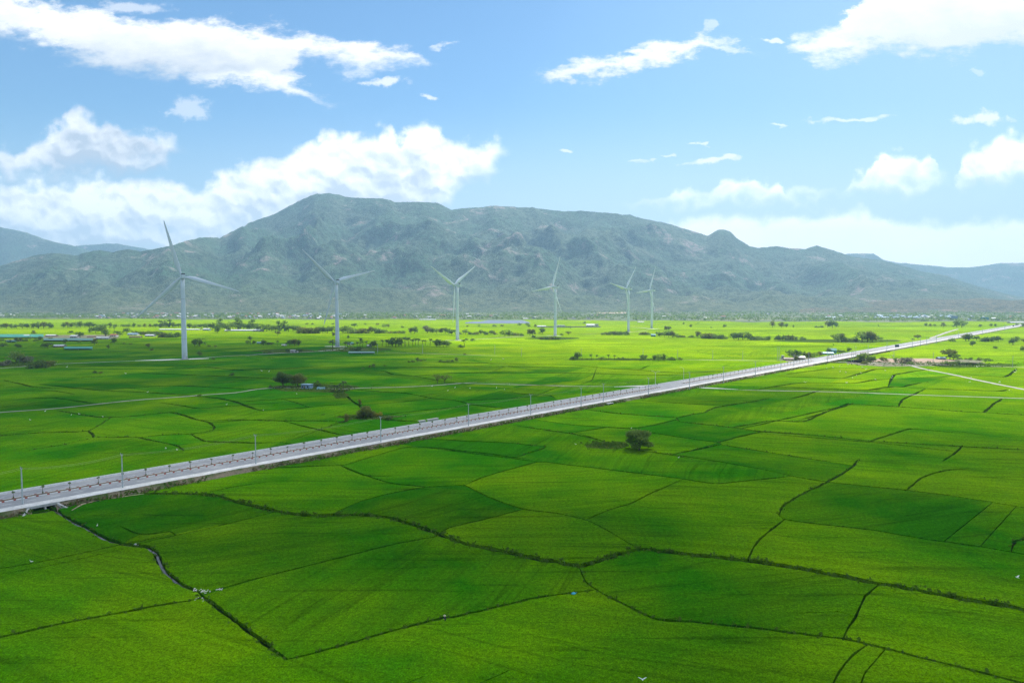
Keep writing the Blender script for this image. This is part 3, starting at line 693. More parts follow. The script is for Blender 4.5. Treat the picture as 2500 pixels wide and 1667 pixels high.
# ================================================================== mountains
def fbm(x, y, z=0.0, o=5):
    return noise.fractal(Vector((x, y, z)), 0.9, 2.1, o)
def ridge_profile(pts):
    q = sorted(UV(*p) for p in pts)
    xs = np.array([a for a, _ in q]); ys = np.array([b for _, b in q])
    return lambda u: np.interp(u, xs, ys)
mm, n = new_mat('mountain_scrub')
pos = objco(n)
nrm = n.add('ShaderNodeNewGeometry').outputs['Normal']
a = n.noise(pos, 0.0022, 5, 0.62); b = n.noise(pos, 0.03, 5, 0.75); b2 = n.noise(pos, 0.10, 3, 0.75); r_ = n.noise(pos, 0.0042, 6, 0.66, dist=0.4)
c = n.mix(n.step(a, 0.40, 0.62), (0.060, 0.148, 0.070), (0.118, 0.165, 0.095))
c = n.mix(n.step(b, 0.44, 0.55), c, (0.026, 0.070, 0.030))
c = n.mix(n.step(b2, 0.50, 0.64, 0.0, 0.6), c, (0.19, 0.21, 0.13))
spz = n.add('ShaderNodeSeparateXYZ'); n.link(pos, spz.inputs[0])
low = n.step(spz.outputs[2], 20, 240, 1.0, 0.0)
c = n.mix(n.math('MULTIPLY', low, n.step(b, 0.40, 0.60, 0.75, 0.15)), c, (0.17, 0.185, 0.075))
rk = n.math('MULTIPLY', n.step(r_, 0.57, 0.65), n.step(b, 0.40, 0.55))
c = n.mix(n.math('MULTIPLY', rk, 0.75), c, (0.42, 0.335, 0.29))
n.link(c, n.b.inputs['Base Color'])
n.b.inputs['Specular IOR Level'].default_value = 0.1
bump(n, n.math('MULTIPLY_ADD', b, 1.0, b2), 1.0, 16)

def mountain(name, prof, d0, d1, u_lo, u_hi, nu, nd, amp, seed, foot=None, back=1.35, near_left=0.0, wl=1.0, mat=None):
    """heightfield whose skyline is the given profile; spurs and gullies run down towards the plain"""
    us = np.linspace(u_lo, u_hi, nu)
    elev = prof(us)
    t = np.linspace(0, back, nd)
    H = np.zeros((nu, nd)); Dm = np.zeros((nu, nd))
    for i, u in enumerate(us):
        f0 = d0 if foot is None else foot(u)
        dr = d1 + 350 * noise.noise(Vector((u * 5, seed, 1.0))) - near_left * float(np.interp(u, [-0.50, -0.38], [1, 0]))
        top = max(elev[i], 0.002) * dr + CAM_H
        for j, tt in enumerate(t):
            d = f0 + (dr - f0) * tt
            x = u * d
            # warped ridged relief
            wx = x / 1500.0 * wl + 0.35 * noise.noise(Vector((x / 900, d / 900, seed)))
            wy = d / 2100.0 * wl + 0.35 * noise.noise(Vector((x / 900, d / 900, seed + 7)))
            rg = 1 - abs(noise.noise(Vector((wx, wy, seed)))) * 2.0
            rg2 = 1 - abs(noise.noise(Vector((wx * 2.7 + 3, wy * 2.4, seed + 3)))) * 2.0
            fb = fbm(x / 420.0, d / 420.0, seed, 5)
            s = tt if tt <= 1 else max(0.0, 1 - (tt - 1) * 1.6)
            sh = 0.62 * s ** 1.75 + 0.38 * s ** 1.0 if tt <= 1 else s
            env = min(1.0, s * 2.2) * (1.0 - 0.72 * max(0, s - 0.55) / 0.45)
            h = top * sh + top * amp * env * (0.75 * (rg - 0.55) + 0.42 * (rg2 - 0.5) + 0.34 * fb)
            h += env * 14 * fbm(x / 85.0, d / 85.0, seed + 5, 3)
            H[i, j] = max(h, -0.8); Dm[i, j] = d
    # match the skyline column by column (smoothed so that no streaks run down the slope)
    cur = ((H - CAM_H) / Dm).max(axis=1)
    want = elev
    ratio = (want + CAM_H / d1) / np.maximum(cur + CAM_H / d1, 1e-3)
    for _ in range(2):
        k = np.ones(5) / 5
        ratio = np.convolve(np.pad(ratio, 2, mode='edge'), k, mode='valid')
    wgt = np.clip(t / 0.75, 0, 1) ** 1.5
    H = np.where(H > 0, H * (1 + (ratio[:, None] - 1) * wgt[None, :]), H)
    X = us[:, None] * Dm
    verts = np.stack([X, Dm, H], axis=2).reshape(-1, 3)
    ii, jj = np.meshgrid(np.arange(nu - 1), np.arange(nd - 1), indexing='ij')
    q = (ii * nd + jj).ravel()
    faces = np.stack([q, q + nd, q + nd + 1, q + 1], axis=1)
    o = mesh_obj(name, verts.tolist(), faces.tolist(), mat or mm, smooth=True)
    return tag(o, kind='structure')

SKYLINE = [(-900, 735), (-500, 700), (-200, 668), (0, 649), (40, 637), (76, 626), (100, 621), (126, 618), (150, 619), (168, 622), (191, 624), (200, 619), (214, 616), (230, 612), (245, 611), (275, 616), (295, 611), (314, 609), (344, 614), (383, 607), (421, 599), (459, 587), (497, 579), (536, 581), (555, 572), (593, 551), (631, 536), (670, 523), (708, 502), (746, 483), (769, 474), (807, 472), (825, 475), (842, 481), (870, 483), (900, 484), (922, 484), (945, 487), (965, 494), (1014, 493), (1050, 494), (1068, 496), (1090, 506), (1102, 513), (1125, 509), (1156, 507), (1180, 506), (1198, 502), (1221, 503), (1260, 506), (1297, 507), (1374, 516), (1420, 515), (1489, 520), (1535, 525), (1585, 537), (1623, 544), (1700, 567), (1728, 576), (1740, 569), (1753, 561), (1768, 560), (1784, 566), (1799, 582), (1830, 601), (1849, 605), (1898, 601), (1925, 606), (1967, 608), (1980, 603), (1994, 600), (2013, 605), (2040, 613), (2078, 626), (2155, 636), (2212, 651), (2250, 663), (2308, 672), (2346, 686), (2403, 703), (2461, 718), (2500, 726), (2560, 734), (2800, 745)]
prof_main = ridge_profile(SKYLINE)
ft = lambda u: 4000 - 500 * math.exp(-((u + 0.55) / 0.22) ** 2) + 160 * noise.noise(Vector((u * 9, 2.0, 0)))
mountain('mountain', prof_main, 4000, 6600, -1.05, 0.86, 900, 230, 0.37, 3.0, foot=ft, near_left=1500.0)
mountain('far_mountain_range', ridge_profile([(1700, 735), (1980, 640), (2071, 619), (2100, 619), (2132, 619), (2145, 627), (2155, 634), (2182, 640), (2231, 645), (2327, 653), (2365, 653), (2400, 649), (2442, 642), (2500, 642), (2700, 650), (3000, 690)]), 8200, 9600, 0.30, 1.1, 220, 40, 0.2, 9.0, wl=0.8)
mountain('far_mountain_range', ridge_profile([(-700, 560), (-300, 545), (0, 554), (38, 562), (76, 572), (115, 586), (153, 595), (184, 601), (214, 611), (300, 660), (420, 735)]), 7200, 8600, -1.25, -0.5, 220, 40, 0.2, 15.0, wl=0.8)
mountain('far_mountain_range', ridge_profile([(0, 640), (120, 612), (188, 600), (230, 597), (260, 595), (287, 595), (325, 602), (367, 609), (430, 640), (520, 730)]), 9000, 10200, -0.85, -0.42, 140, 30, 0.15, 21.0, wl=0.8)
bh = mm.copy(); bh.name = 'brown_scrub'
nb_ = N(bh.node_tree); pb_ = next(q for q in bh.node_tree.nodes if q.type == 'BSDF_PRINCIPLED')
nb_.link(nb_.mix(1.0, pb_.inputs['Base Color'].links[0].from_socket, (1.18, 0.86, 0.80), 'MULTIPLY'), pb_.inputs['Base Color'])
mountain('low_hill', ridge_profile([(1900, 752), (2040, 742), (2120, 735), (2200, 733), (2260, 729), (2330, 731), (2400, 728), (2470, 733), (2560, 730), (2700, 738), (2850, 750)]), 3900, 4500, 0.38, 0.95, 160, 40, 0.3, 27.0, wl=2.0, mat=bh)

# ================================================================== the broken cloud overhead that shades the near paddies
cl, n = new_mat('cloud_vapour')
tb = n.add('ShaderNodeBsdfTransparent'); tl = n.add('ShaderNodeBsdfTranslucent'); df = n.add('ShaderNodeBsdfDiffuse'); m1 = n.add('ShaderNodeMixShader'); m2 = n.add('ShaderNodeMixShader')
tl.inputs[0].default_value = (.9, .9, .9, 1); df.inputs[0].default_value = (.9, .9, .9, 1)
m1.inputs[0].default_value = 0.5; n.link(tl.outputs[0], m1.inputs[1]); n.link(df.outputs[0], m1.inputs[2])
m2.inputs[0].default_value = 0.064; n.link(tb.outputs[0], m2.inputs[1]); n.link(m1.outputs[0], m2.inputs[2])
n.link(m2.outputs[0], n.out.inputs[0])
CLOUD_Z = 1750.0
rc = random.Random(77)
def cloud_lumps(spots):
    V_, F_ = [], []
    for (gx, gy, rx, ry) in spots:
        c = Vector((gx, gy, 0)) + SUN_DIR * ((CLOUD_Z + rc.uniform(0, 90)) / SUN_DIR.z)
        bmx = bmesh.new()
        bmesh.ops.create_icosphere(bmx, subdivisions=4, radius=1.0)
        sd = rc.uniform(0, 50)
        for v in bmx.verts:
            k = 1 + 0.55 * noise.fractal(v.co * 1.7 + Vector((sd, 0, 0)), 0.8, 2.0, 4)
            v.co = Vector((v.co.x * rx * k, v.co.y * ry * k, v.co.z * 0.22 * min(rx, ry) * (k if v.co.z > 0 else 0.5 * k)))
        b = len(V_)
        V_ += [tuple(v.co + c) for v in bmx.verts]
        F_ += [tuple(x.index + b for x in f.verts) for f in bmx.faces]
        bmx.free()
    return V_, F_
SHADE = [(-420, 980, 300, 190), (-420, 620, 420, 330), (0, 60, 520, 110), (300, 90, 360, 90), (-150, 95, 400, 90), (-430, 560, 330, 240), (-560, 760, 330, 260), (-820, 1010, 640, 300), (-470, 900, 310, 300), (-270, 800, 190, 230), (-640, 960, 420, 230), (-380, 720, 300, 240), (-250, 560, 260, 170), (-300, 600, 420, 260), (-600, 700, 500, 330), (-520, 950, 330, 220), (-60, 380, 420, 210), (60, 240, 430, 170), (260, 190, 420, 130), (-250, 300, 480, 260), (-150, 150, 700, 200), (500, 120, 600, 150), (100, 120, 600, 150), (-1100, 900, 500, 330), (-700, 430, 600, 300), (150, 60, 700, 160), (-330, 180, 500, 200), (350, 230, 200, 90), (-1000, 500, 600, 400)]
cv_, cf_ = cloud_lumps(SHADE)
tag(mesh_obj('cloud', cv_, cf_, cl, smooth=True), kind='structure')

# ================================================================== haze
hz = bpy.data.materials.new('haze')
hz.use_nodes = True
hz.node_tree.nodes.clear()
h = N(hz.node_tree)
ho = h.add('ShaderNodeOutputMaterial'); pv = h.add('ShaderNodeVolumePrincipled')
pv.inputs['Color'].default_value = (0.45, 0.735, 1.0, 1)
pv.inputs['Density'].default_value = 0.000088
pv.inputs['Anisotropy'].default_value = 0.15
h.link(pv.outputs[0], ho.inputs['Volume'])
bx = [(-13000, -600), (13000, -600), (13000, 11500), (-13000, 11500)]
hv = [(x, y, z) for z in (-2.4, 1260.0) for x, y in bx]
hzo = tag(mesh_obj('haze', hv, [(3, 2, 1, 0), (4, 5, 6, 7), (0, 1, 5, 4), (1, 2, 6, 5), (2, 3, 7, 6), (3, 0, 4, 7)], hz), kind='stuff')

# ================================================================== mesh kit
class MB:
    def __init__(s): s.v = []; s.f = []; s.m = []
    def box(s, c, d, rz=0.0, m=0, taper=1.0):
        b = len(s.v); ca, sa = math.cos(rz), math.sin(rz)
        for z in (-.5, .5):
            k = taper if z > 0 else 1.0
            for x, y in ((-.5, -.5), (.5, -.5), (.5, .5), (-.5, .5)):
                X, Y_ = x * d[0] * k, y * d[1] * k
                s.v.append((c[0] + X * ca - Y_ * sa, c[1] + X * sa + Y_ * ca, c[2] + z * d[2]))
        for q in ((3, 2, 1, 0), (4, 5, 6, 7), (0, 1, 5, 4), (1, 2, 6, 5), (2, 3, 7, 6), (3, 0, 4, 7)):
            s.f.append(tuple(b + i for i in q)); s.m.append(m)
        return s
    def tube(s, pts, rad, n=8, m=0, cap=True):
        pts = [Vector(p) for p in pts]
        if not isinstance(rad, (list, tuple)): rad = [rad] * len(pts)
        b = len(s.v)
        for i, p in enumerate(pts):
            d = (pts[min(i + 1, len(pts) - 1)] - pts[max(i - 1, 0)]).normalized()
            a = d.orthogonal().normalized() if i == 0 else (a - d * a.dot(d)).normalized()
            c = d.cross(a)
            for k in range(n):
                t = 2 * math.pi * k / n
                s.v.append(tuple(p + (a * math.cos(t) + c * math.sin(t)) * rad[i]))
        for i in range(len(pts) - 1):
            for k in range(n):
                s.f.append((b + i * n + k, b + i * n + (k + 1) % n, b + (i + 1) * n + (k + 1) % n, b + (i + 1) * n + k)); s.m.append(m)
        if cap:
            s.f.append(tuple(b + k for k in range(n))[::-1]); s.m.append(m)
            s.f.append(tuple(b + (len(pts) - 1) * n + k for k in range(n))); s.m.append(m)
        return s
    def ell(s, c, r, m=0, nu=12, nv=8, jit=0.0, rr=None):
        b = len(s.v)
        for j in range(nv + 1):
            ph = math.pi * j / nv
            for i in range(nu):
                th = 2 * math.pi * i / nu
                k = 1 + (rr.uniform(-jit, jit) if rr else 0)
                s.v.append((c[0] + r[0] * k * math.sin(ph) * math.cos(th), c[1] + r[1] * k * math.sin(ph) * math.sin(th), c[2] + r[2] * k * math.cos(ph)))
        for j in range(nv):
            for i in range(nu):
                s.f.append((b + j * nu + i, b + (j + 1) * nu + i, b + (j + 1) * nu + (i + 1) % nu, b + j * nu + (i + 1) % nu)); s.m.append(m)
        return s
    def poly(s, pts, m=0):
        b = len(s.v); s.v += [tuple(p) for p in pts]; s.f.append(tuple(range(b, b + len(pts)))); s.m.append(m); return s
    def mesh(s, name, mats, smooth=False):
        me = bpy.data.meshes.new(name)
        me.from_pydata(s.v, [], s.f)
        for m in (mats if isinstance(mats, (list, tuple)) else [mats]): me.materials.append(m)
        me.polygons.foreach_set('material_index', s.m)
        if smooth:
            me.polygons.foreach_set('use_smooth', [True] * len(s.f))
        me.update()
        return me
    def obj(s, name, mats, parent=None, smooth=False):
        return link_mesh(name, s.mesh(name, mats, smooth), None, parent)

# ================================================================== road
asph, n = new_mat('asphalt')
pos = objco(n)
a = n.noise(pos, 0.35, 5, 0.65); b = n.noise(pos, 3.0, 3, 0.7); c_ = n.noise(n.scaled(pos, 1, 1, 1, -math.atan2(RD.y, RD.x)), 0.05, 4, 0.6)
c = n.mix(n.step(a, .3, .7), (0.205, 0.21, 0.22), (0.275, 0.275, 0.275))
c = n.mix(n.step(b, .35, .7, 0, .35), c, (0.17, 0.172, 0.18))
c = n.mix(n.step(c_, .5, .68, 0, .5), c, (0.36, 0.352, 0.34))
n.link(c, n.b.inputs['Base Color']); n.b.inputs['Roughness'].default_value = 0.7; n.b.inputs['Specular IOR Level'].default_value = 0.35
grav, n = new_mat('pale_gravel')
pos = objco(n)
a = n.noise(pos, 0.30, 5, 0.7); b = n.noise(pos, 2.2, 4, 0.75)
c = n.mix(n.step(a, .35, .65), (0.52, 0.50, 0.47), (0.68, 0.665, 0.635))
c = n.mix(n.step(b, .52, .70, 0, .7), c, (0.20, 0.185, 0.165))
n.link(c, n.b.inputs['Base Color']); bump(n, b, .8, .15)
soil, n = new_mat('bare_soil')
pos = objco(n)
a = n.noise(pos, 0.16, 5, 0.7); b = n.noise(pos, 1.4, 4, 0.75)
c = n.mix(n.step(a, .40, .60), (0.22, 0.18, 0.12), (0.065, 0.105, 0.022))
c = n.mix(n.step(b, .48, .66, 0, .8), c, (0.10, 0.085, 0.055))
n.link(c, n.b.inputs['Base Color']); bump(n, b, 1.0, .3)
redsoil = plain('red_soil', (0.15, 0.115, 0.075), var=.5, scale=.6)
conc = plain('concrete', (0.46, 0.455, 0.44), var=.22, scale=.8)
pathm = plain('pale_concrete_path', (0.31, 0.295, 0.255), var=.3, scale=.12)
white = plain('white_paint', (0.72, 0.72, 0.70), var=.15)
redp = plain('red_paint', (0.42, 0.08, 0.06), var=.3)
dark = plain('dark_shade_tyre', (0.012, 0.012, 0.012), var=.1)  # black that paints the shade inside openings; also the tyres
S0, S1 = -420.0, 3300.0
BR0, BR1 = road_s(60, -12.5, 0.5), road_s(122, -12.5, 0.5)       # the little bridge over the stream
def road_row(px, py, t=0.0):
    d = ray(px, py); u = d.x / d.y
    a = RP0 + RN * t
    return (u * a.y - a.x) / (RD.x - u * RD.y)
J1 = (road_row(1612, 946), road_row(1668, 936))
J2 = (road_row(1985, 876), road_row(2018, 869))
def strip(name, t0, t1, z0, z1, mat, s0=S0, s1=S1, seg=6.0, jit=0.0, mats=None):
    m = MB(); k = max(1, int((s1 - s0) / seg)); prev = None
    for i in range(k + 1):
        s_ = s0 + (s1 - s0) * i / k
        p = (road_pt(s_, t0 + rng.uniform(-jit, jit), z0), road_pt(s_, t1 + rng.uniform(-jit, jit) * .3, z1))
        if prev: m.poly([prev[0], p[0], p[1], prev[1]])
        prev = p
    return tag(m.obj(name, mat), kind='structure')
Z = ROAD_Z
strip('road', -8.3, -1.35, Z, Z, asph)
strip('road', 1.35, 8.8, Z, Z, asph)
strip('road_shoulder', -12.4, -8.3, Z - .06, Z - .004, grav, jit=.35)
strip('road_shoulder', 8.8, 9.9, Z - .004, Z - .05, conc, jit=.1)
strip('road_bank', -15.2, -12.4, -.8, Z - .06, soil, s0=S0, s1=BR0, jit=.5)
strip('road_bank', -15.2, -12.4, -.8, Z - .06, soil, s0=BR1, s1=S1, jit=.5)
strip('road_bank', 11.2, 9.9, -.8, Z - .05, soil, jit=.2)
wl_ = MB()
for q in range(int((S1 - S0) / 12)):
    wl_.box(road_pt(S0 + q * 12 + 6, 9.75, Z + .25), (12, .3, .74), math.atan2(RD.y, RD.x))
tag(wl_.obj('road_parapet_kerb', white), kind='structure')
for (a, b) in (J1, J2):
    strip('road', -1.35, 1.35, Z + .001, Z + .001, asph, s0=a - .8, s1=b + .8)
# kerbs of the planted median, banded red and white, and the earth between them
for (a, b) in ((S0, J1[0]), (J1[1], J2[0]), (J2[1], S1)):
    strip('median_soil', -1.12, 1.12, Z + .26, Z + .26, redsoil, s0=a + .3, s1=b - .3, jit=0)
    m = MB(); s_ = a
    while s_ < b:
        for L_, mi in ((2.2, 0), (.7, 1)):
            e = min(s_ + L_, b)
            if e - s_ < .05: break
            for tt in (-1.24, 1.24):
                c = road_pt((s_ + e) / 2, tt, Z + .13)
                m.box(c, (e - s_, .25, .36), math.atan2(RD.y, RD.x), mi)
            s_ = e
        if s_ > 900:
            c1 = road_pt((s_ + b) / 2, -1.24, Z + .13); c2 = road_pt((s_ + b) / 2, 1.24, Z + .13)
            if b - s_ > 1:
                for c in (c1, c2): m.box(c, (b - s_, .25, .36), math.atan2(RD.y, RD.x), 0)
            break
    tag(m.obj('median_kerb', [white, redp]), kind='structure')
# lane dashes
m = MB(); s_ = S0
while s_ < 1500:
    for tt in (-4.75, 5.0):
        m.box(road_pt(s_, tt, Z + .003), (2.4, .16, .004), math.atan2(RD.y, RD.x))
    s_ += 6.2
for tt in (-8.05, 8.55):
    pass
tag(m.obj('road_marking', white), kind='structure')
# bridge over the stream: deck edge, abutments with splayed wings, pier, dark passage below
br = empty('road_bridge', road_pt((BR0 + BR1) / 2, -12.4, 0), math.atan2(RD.y, RD.x))
tag(br, 'low concrete bridge with a dark opening where the stream passes under the road', 'bridge')
BL = BR1 - BR0
MB().box((0, -.15, Z - .34), (BL + 2.4, .5, .72)).obj('deck_edge', conc, br)
MB().box((.6, .35, -.1), (.45, 1.2, 2.2)).obj('pier', conc, br)
for sx in (-1, 1):
    x = sx * (BL / 2 + .2)
    MB().box((x, 3.5, -.1), (.5, 7.0, 2.2)).obj('abutment', conc, br)
    w_ = MB(); b0 = (x - .15 * sx, -.42, .68); 
    q = [(x, -.4, -.8), (x + sx * .5, -.4, -.8), (x + sx * 2.6, -3.2, -.8), (x + sx * 2.1, -3.3, -.8)]
    tz = [Z - .25, Z - .25, -.1, -.1]
    b_ = len(w_.v); w_.v += q + [(a_[0], a_[1], t_) for a_, t_ in zip(q, tz)]
    for f in ((0, 1, 2, 3), (4, 7, 6, 5), (0, 4, 5, 1), (1, 5, 6, 2), (2, 6, 7, 3), (3, 7, 4, 0)): w_.f.append(f); w_.m.append(0)
    w_.obj('wing_wall', conc, br)
strip('road_bank', -5.0, -4.9, -.8, Z - .1, dark, s0=BR0, s1=BR1)  # black sheet painted as the shade inside the bridge passage
# small box culvert further along
s_c = road_row(1484, 984, -13); 
cu = empty('road_culvert', road_pt(s_c, -13.2, 0), math.atan2(RD.y, RD.x))
tag(cu, 'small box culvert with a dark mouth in the gravel bank below the road', 'culvert')
MB().box((0, -.9, .75), (5.2, 2.6, .35)).box((-2.5, -.9, -.1), (.4, 2.6, 1.3)).box((2.5, -.9, -.1), (.4, 2.6, 1.3)).obj('culvert_head', conc, cu)
MB().box((0, -2.1, -.1), (4.6, .12, 1.26)).obj('culvert_mouth_shade', dark, cu)  # black panel across the mouth, painted in place of its inner shade

# ================================================================== paths, pads, clearings
def path(name, pts, width, mat=pathm, z=.07, taper=None, jit=.12):
    g = resample([G(*p) for p in pts])
    L_, R_ = ribbon(g, width, jit)
    if taper:
        n_ = len(g)
        for i in range(n_):
            k = 1 + (taper - 1) * (1 - i / (n_ - 1)) ** 2
            mid = (L_[i] + R_[i]) / 2
            L_[i] = mid + (L_[i] - mid) * k; R_[i] = mid + (R_[i] - mid) * k
    v = []; f = []
    for l, r in zip(L_, R_): v += [(l[0], l[1], z), (r[0], r[1], z)]
    for i in range(len(g) - 1): f.append((2 * i + 1, 2 * i + 3, 2 * i + 2, 2 * i))
    return tag(mesh_obj(name, v, f, mat), kind='structure')
K1 = zoomed(0, 700, .2657); K2 = zoomed(625, 700, .2657); K3 = zoomed(1250, 700, .2657); K4 = zoomed(1875, 700, .2657)
path('path', FUL([(-120, 958), (0, 947), (130, 938), (300, 920), (420, 911), (480, 906), (540, 902), (590, 894), (640, 890), (690, 891), (790, 893), (830, 891), (920, 889), (1000, 885), (1060, 880), (1095, 878)]), 2.6)
path('path', FUL([(1095, 878), (1150, 879), (1230, 884), (1330, 890)]), 1.6, soil)
path('path', [(-160, 905), (0, 899), (130, 889), (250, 884), (350, 880), (440, 877), (560, 869), (700, 861), (900, 853)], 3.8, z=.08)
path('turbine_pad', [(330, 880.5), (420, 878), (510, 875)], 14, grav, z=.1)
path('path', Z4([(-500, 415), (0, 430), (300, 437), (600, 443), (900, 448)]), 2.2)
path('path', Z4([(1300, 432), (1180, 441), (1050, 446), (900, 449)]), 5.0, conc, taper=2.4, z=.09)
path('path', Z4([(1540, 452), (1650, 456), (1800, 463), (2000, 474)]), 4.0, conc, taper=2.6, z=.09)
path('path', Z5([(-170, 693), (0, 698), (400, 705), (800, 715), (1200, 730), (1700, 748), (2352, 769), (2700, 780)]), 2.6)
path('path', Z5([(600, 442), (750, 450), (900, 455), (1200, 462), (1310, 468), (1450, 505), (1750, 565), (2000, 620), (2352, 690), (2700, 760)]), 4.2, z=.08)
path('path', Z5([(1310, 466), (1600, 470), (1900, 480), (2352, 494), (2800, 505)]), 3.0)
path('path', K3([(1540, 670), (1700, 672), (2100, 676), (2352, 680), (2500, 686)]), 3.0)
path('path', K4([(1490, 475), (1560, 450), (1640, 420), (1700, 402), (1745, 388)]), 7)
path('path', K4([(640, 510), (800, 515), (1000, 520)]), 3)
path('path', K4([(1040, 485), (1200, 488), (1380, 490)]), 9, soil)
path('path', K2([(1180, 604), (1500, 611), (1900, 625), (2250, 634)]), 2.6)
path('path', K2([(540, 596), (650, 586), (760, 575), (810, 566)]), 5, conc)
path('path', K2([(-100, 640), (0, 625), (200, 612), (350, 606)]), 2.5)
path('turbine_pad', K2([(630, 548), (740, 548), (830, 550)]), 22, grav, z=.1)
path('turbine_pad', K2([(1740, 492), (1850, 493), (1900, 494)]), 16, grav, z=.1)
path('path', K2([(1880, 492), (2100, 478), (2352, 462), (2500, 455)]), 5)
path('path', K2([(1100, 508), (1400, 505), (1740, 494)]), 3)
path('turbine_pad', K3([(320, 449), (400, 451), (450, 452)]), 16, grav, z=.1)
path('path', K3([(-100, 461), (0, 458), (200, 455), (400, 450)]), 5)
path('path', K3([(625, 440), (750, 432), (850, 426)]), 9, soil)
path('path', K3([(1060, 418), (1150, 412), (1260, 402)]), 5)
path('turbine_pad', K3([(1030, 416), (1075, 417), (1110, 418)]), 14, grav, z=.1)
path('turbine_pad', K3([(1230, 386), (1290, 387), (1355, 386)]), 30, grav, z=.1)
path('path', K3([(1090, 371), (1180, 377), (1280, 385)]), 12)
def clearing(px, py, rx, ry, mat, seed, z=.05, name='weedy_ground'):
    """irregular patch of weeds or bare earth"""
    m = MB(); pts = []
    for k in range(40):
        t = 2 * math.pi * k / 40
        q = 1 + .35 * noise.noise(Vector((math.cos(t) * 1.6, math.sin(t) * 1.6, seed))) + .12 * noise.noise(Vector((math.cos(t) * 5, math.sin(t) * 5, seed)))
        g = G(px + rx * q * math.cos(t), py - ry * q * math.sin(t))
        pts.append((g.x, g.y, z))
    m.poly(pts)
    return tag(m.obj(name, mat), kind='structure')
weedm, n = new_mat('weeds')
pos = objco(n)
a = n.noise(pos, 0.35, 5, 0.7); b = n.noise(pos, 2.0, 4, 0.75)
c = n.mix(n.step(a, .4, .62), (0.050, 0.110, 0.010), (0.105, 0.135, 0.025))
c = n.mix(n.step(b, .44, .62), c, (0.022, 0.060, 0.006))
n.link(c, n.b.inputs['Base Color']); n.b.inputs['Specular IOR Level'].default_value = 0.0; bump(n, b, 1.0, .4)
clearing(1485, 1087, 55, 9, weedm, 1); clearing(900, 1018, 75, 6, weedm, 2); clearing(770, 947, 110, 9, weedm, 3); clearing(830, 964, 18, 10, weedm, 4)
clearing(860, 853, 95, 5, weedm, 5); clearing(700, 857, 80, 5, weedm, 6); clearing(60, 888, 70, 7, weedm, 7)
clearing(2230, 885, 190, 9, soil, 8); clearing(2370, 892, 95, 6, weedm, 9); clearing(1960, 878, 60, 6, soil, 10); clearing(2075, 882, 60, 5, weedm, 11)
clearing(2230, 880, 100, 5, plain('pink_earth', (0.33, 0.22, 0.15), var=.3, scale=.1), 12, z=.07)
clearing(200, 822, 110, 5, soil, 13); clearing(1530, 877, 140, 2.5, weedm, 14); clearing(1350, 826, 60, 3, weedm, 15); clearing(2050, 832, 150, 4, weedm, 16)
clearing(60, 761, 190, 3, plain('sand_cut', (0.42, 0.31, 0.22), var=.25, scale=.02), 17, z=1.2)
clearing(1495, 764, 40, 2, plain('sand_cut', (0.42, 0.33, 0.22), var=.25, scale=.02), 18, z=1.2)
# stream water
wm, n = new_mat('stream_water')
n.b.inputs['Base Color'].default_value = (0.05, 0.05, 0.035, 1); n.b.inputs['Roughness'].default_value = 0.15; n.b.inputs['Specular IOR Level'].default_value = 0.2
bump(n, n.noise(objco(n), 1.2, 3, .6), .15, .1)
def water(pts, width):
    g = resample([G(*p) for p in pts]); L_, R_ = ribbon(g, width, .18); v = []; f = []
    for l, r in zip(L_, R_): v += [(l[0], l[1], -.5), (r[0], r[1], -.5)]
    for i in range(len(g) - 1): f.append((2 * i + 1, 2 * i + 3, 2 * i + 2, 2 * i))
    tag(mesh_obj('stream_water', v, f, wm), kind='structure')
water(STREAM, .55)
q_ = [road_pt(BR0 + .3, -14.6, -.5), road_pt(BR1 - .3, -14.6, -.5), road_pt(BR1 - .3, -5.2, -.5), road_pt(BR0 + .3, -5.2, -.5)]
tag(mesh_obj('stream_water', q_, [(0, 1, 2, 3)], wm), kind='structure')
path('path', FUL([(165, 1172), (190, 1158), (240, 1146), (300, 1138), (330, 1134)]), 1.3, plain('pale_mud', (.33, .27, .18), var=.4, scale=.5), jit=.3)

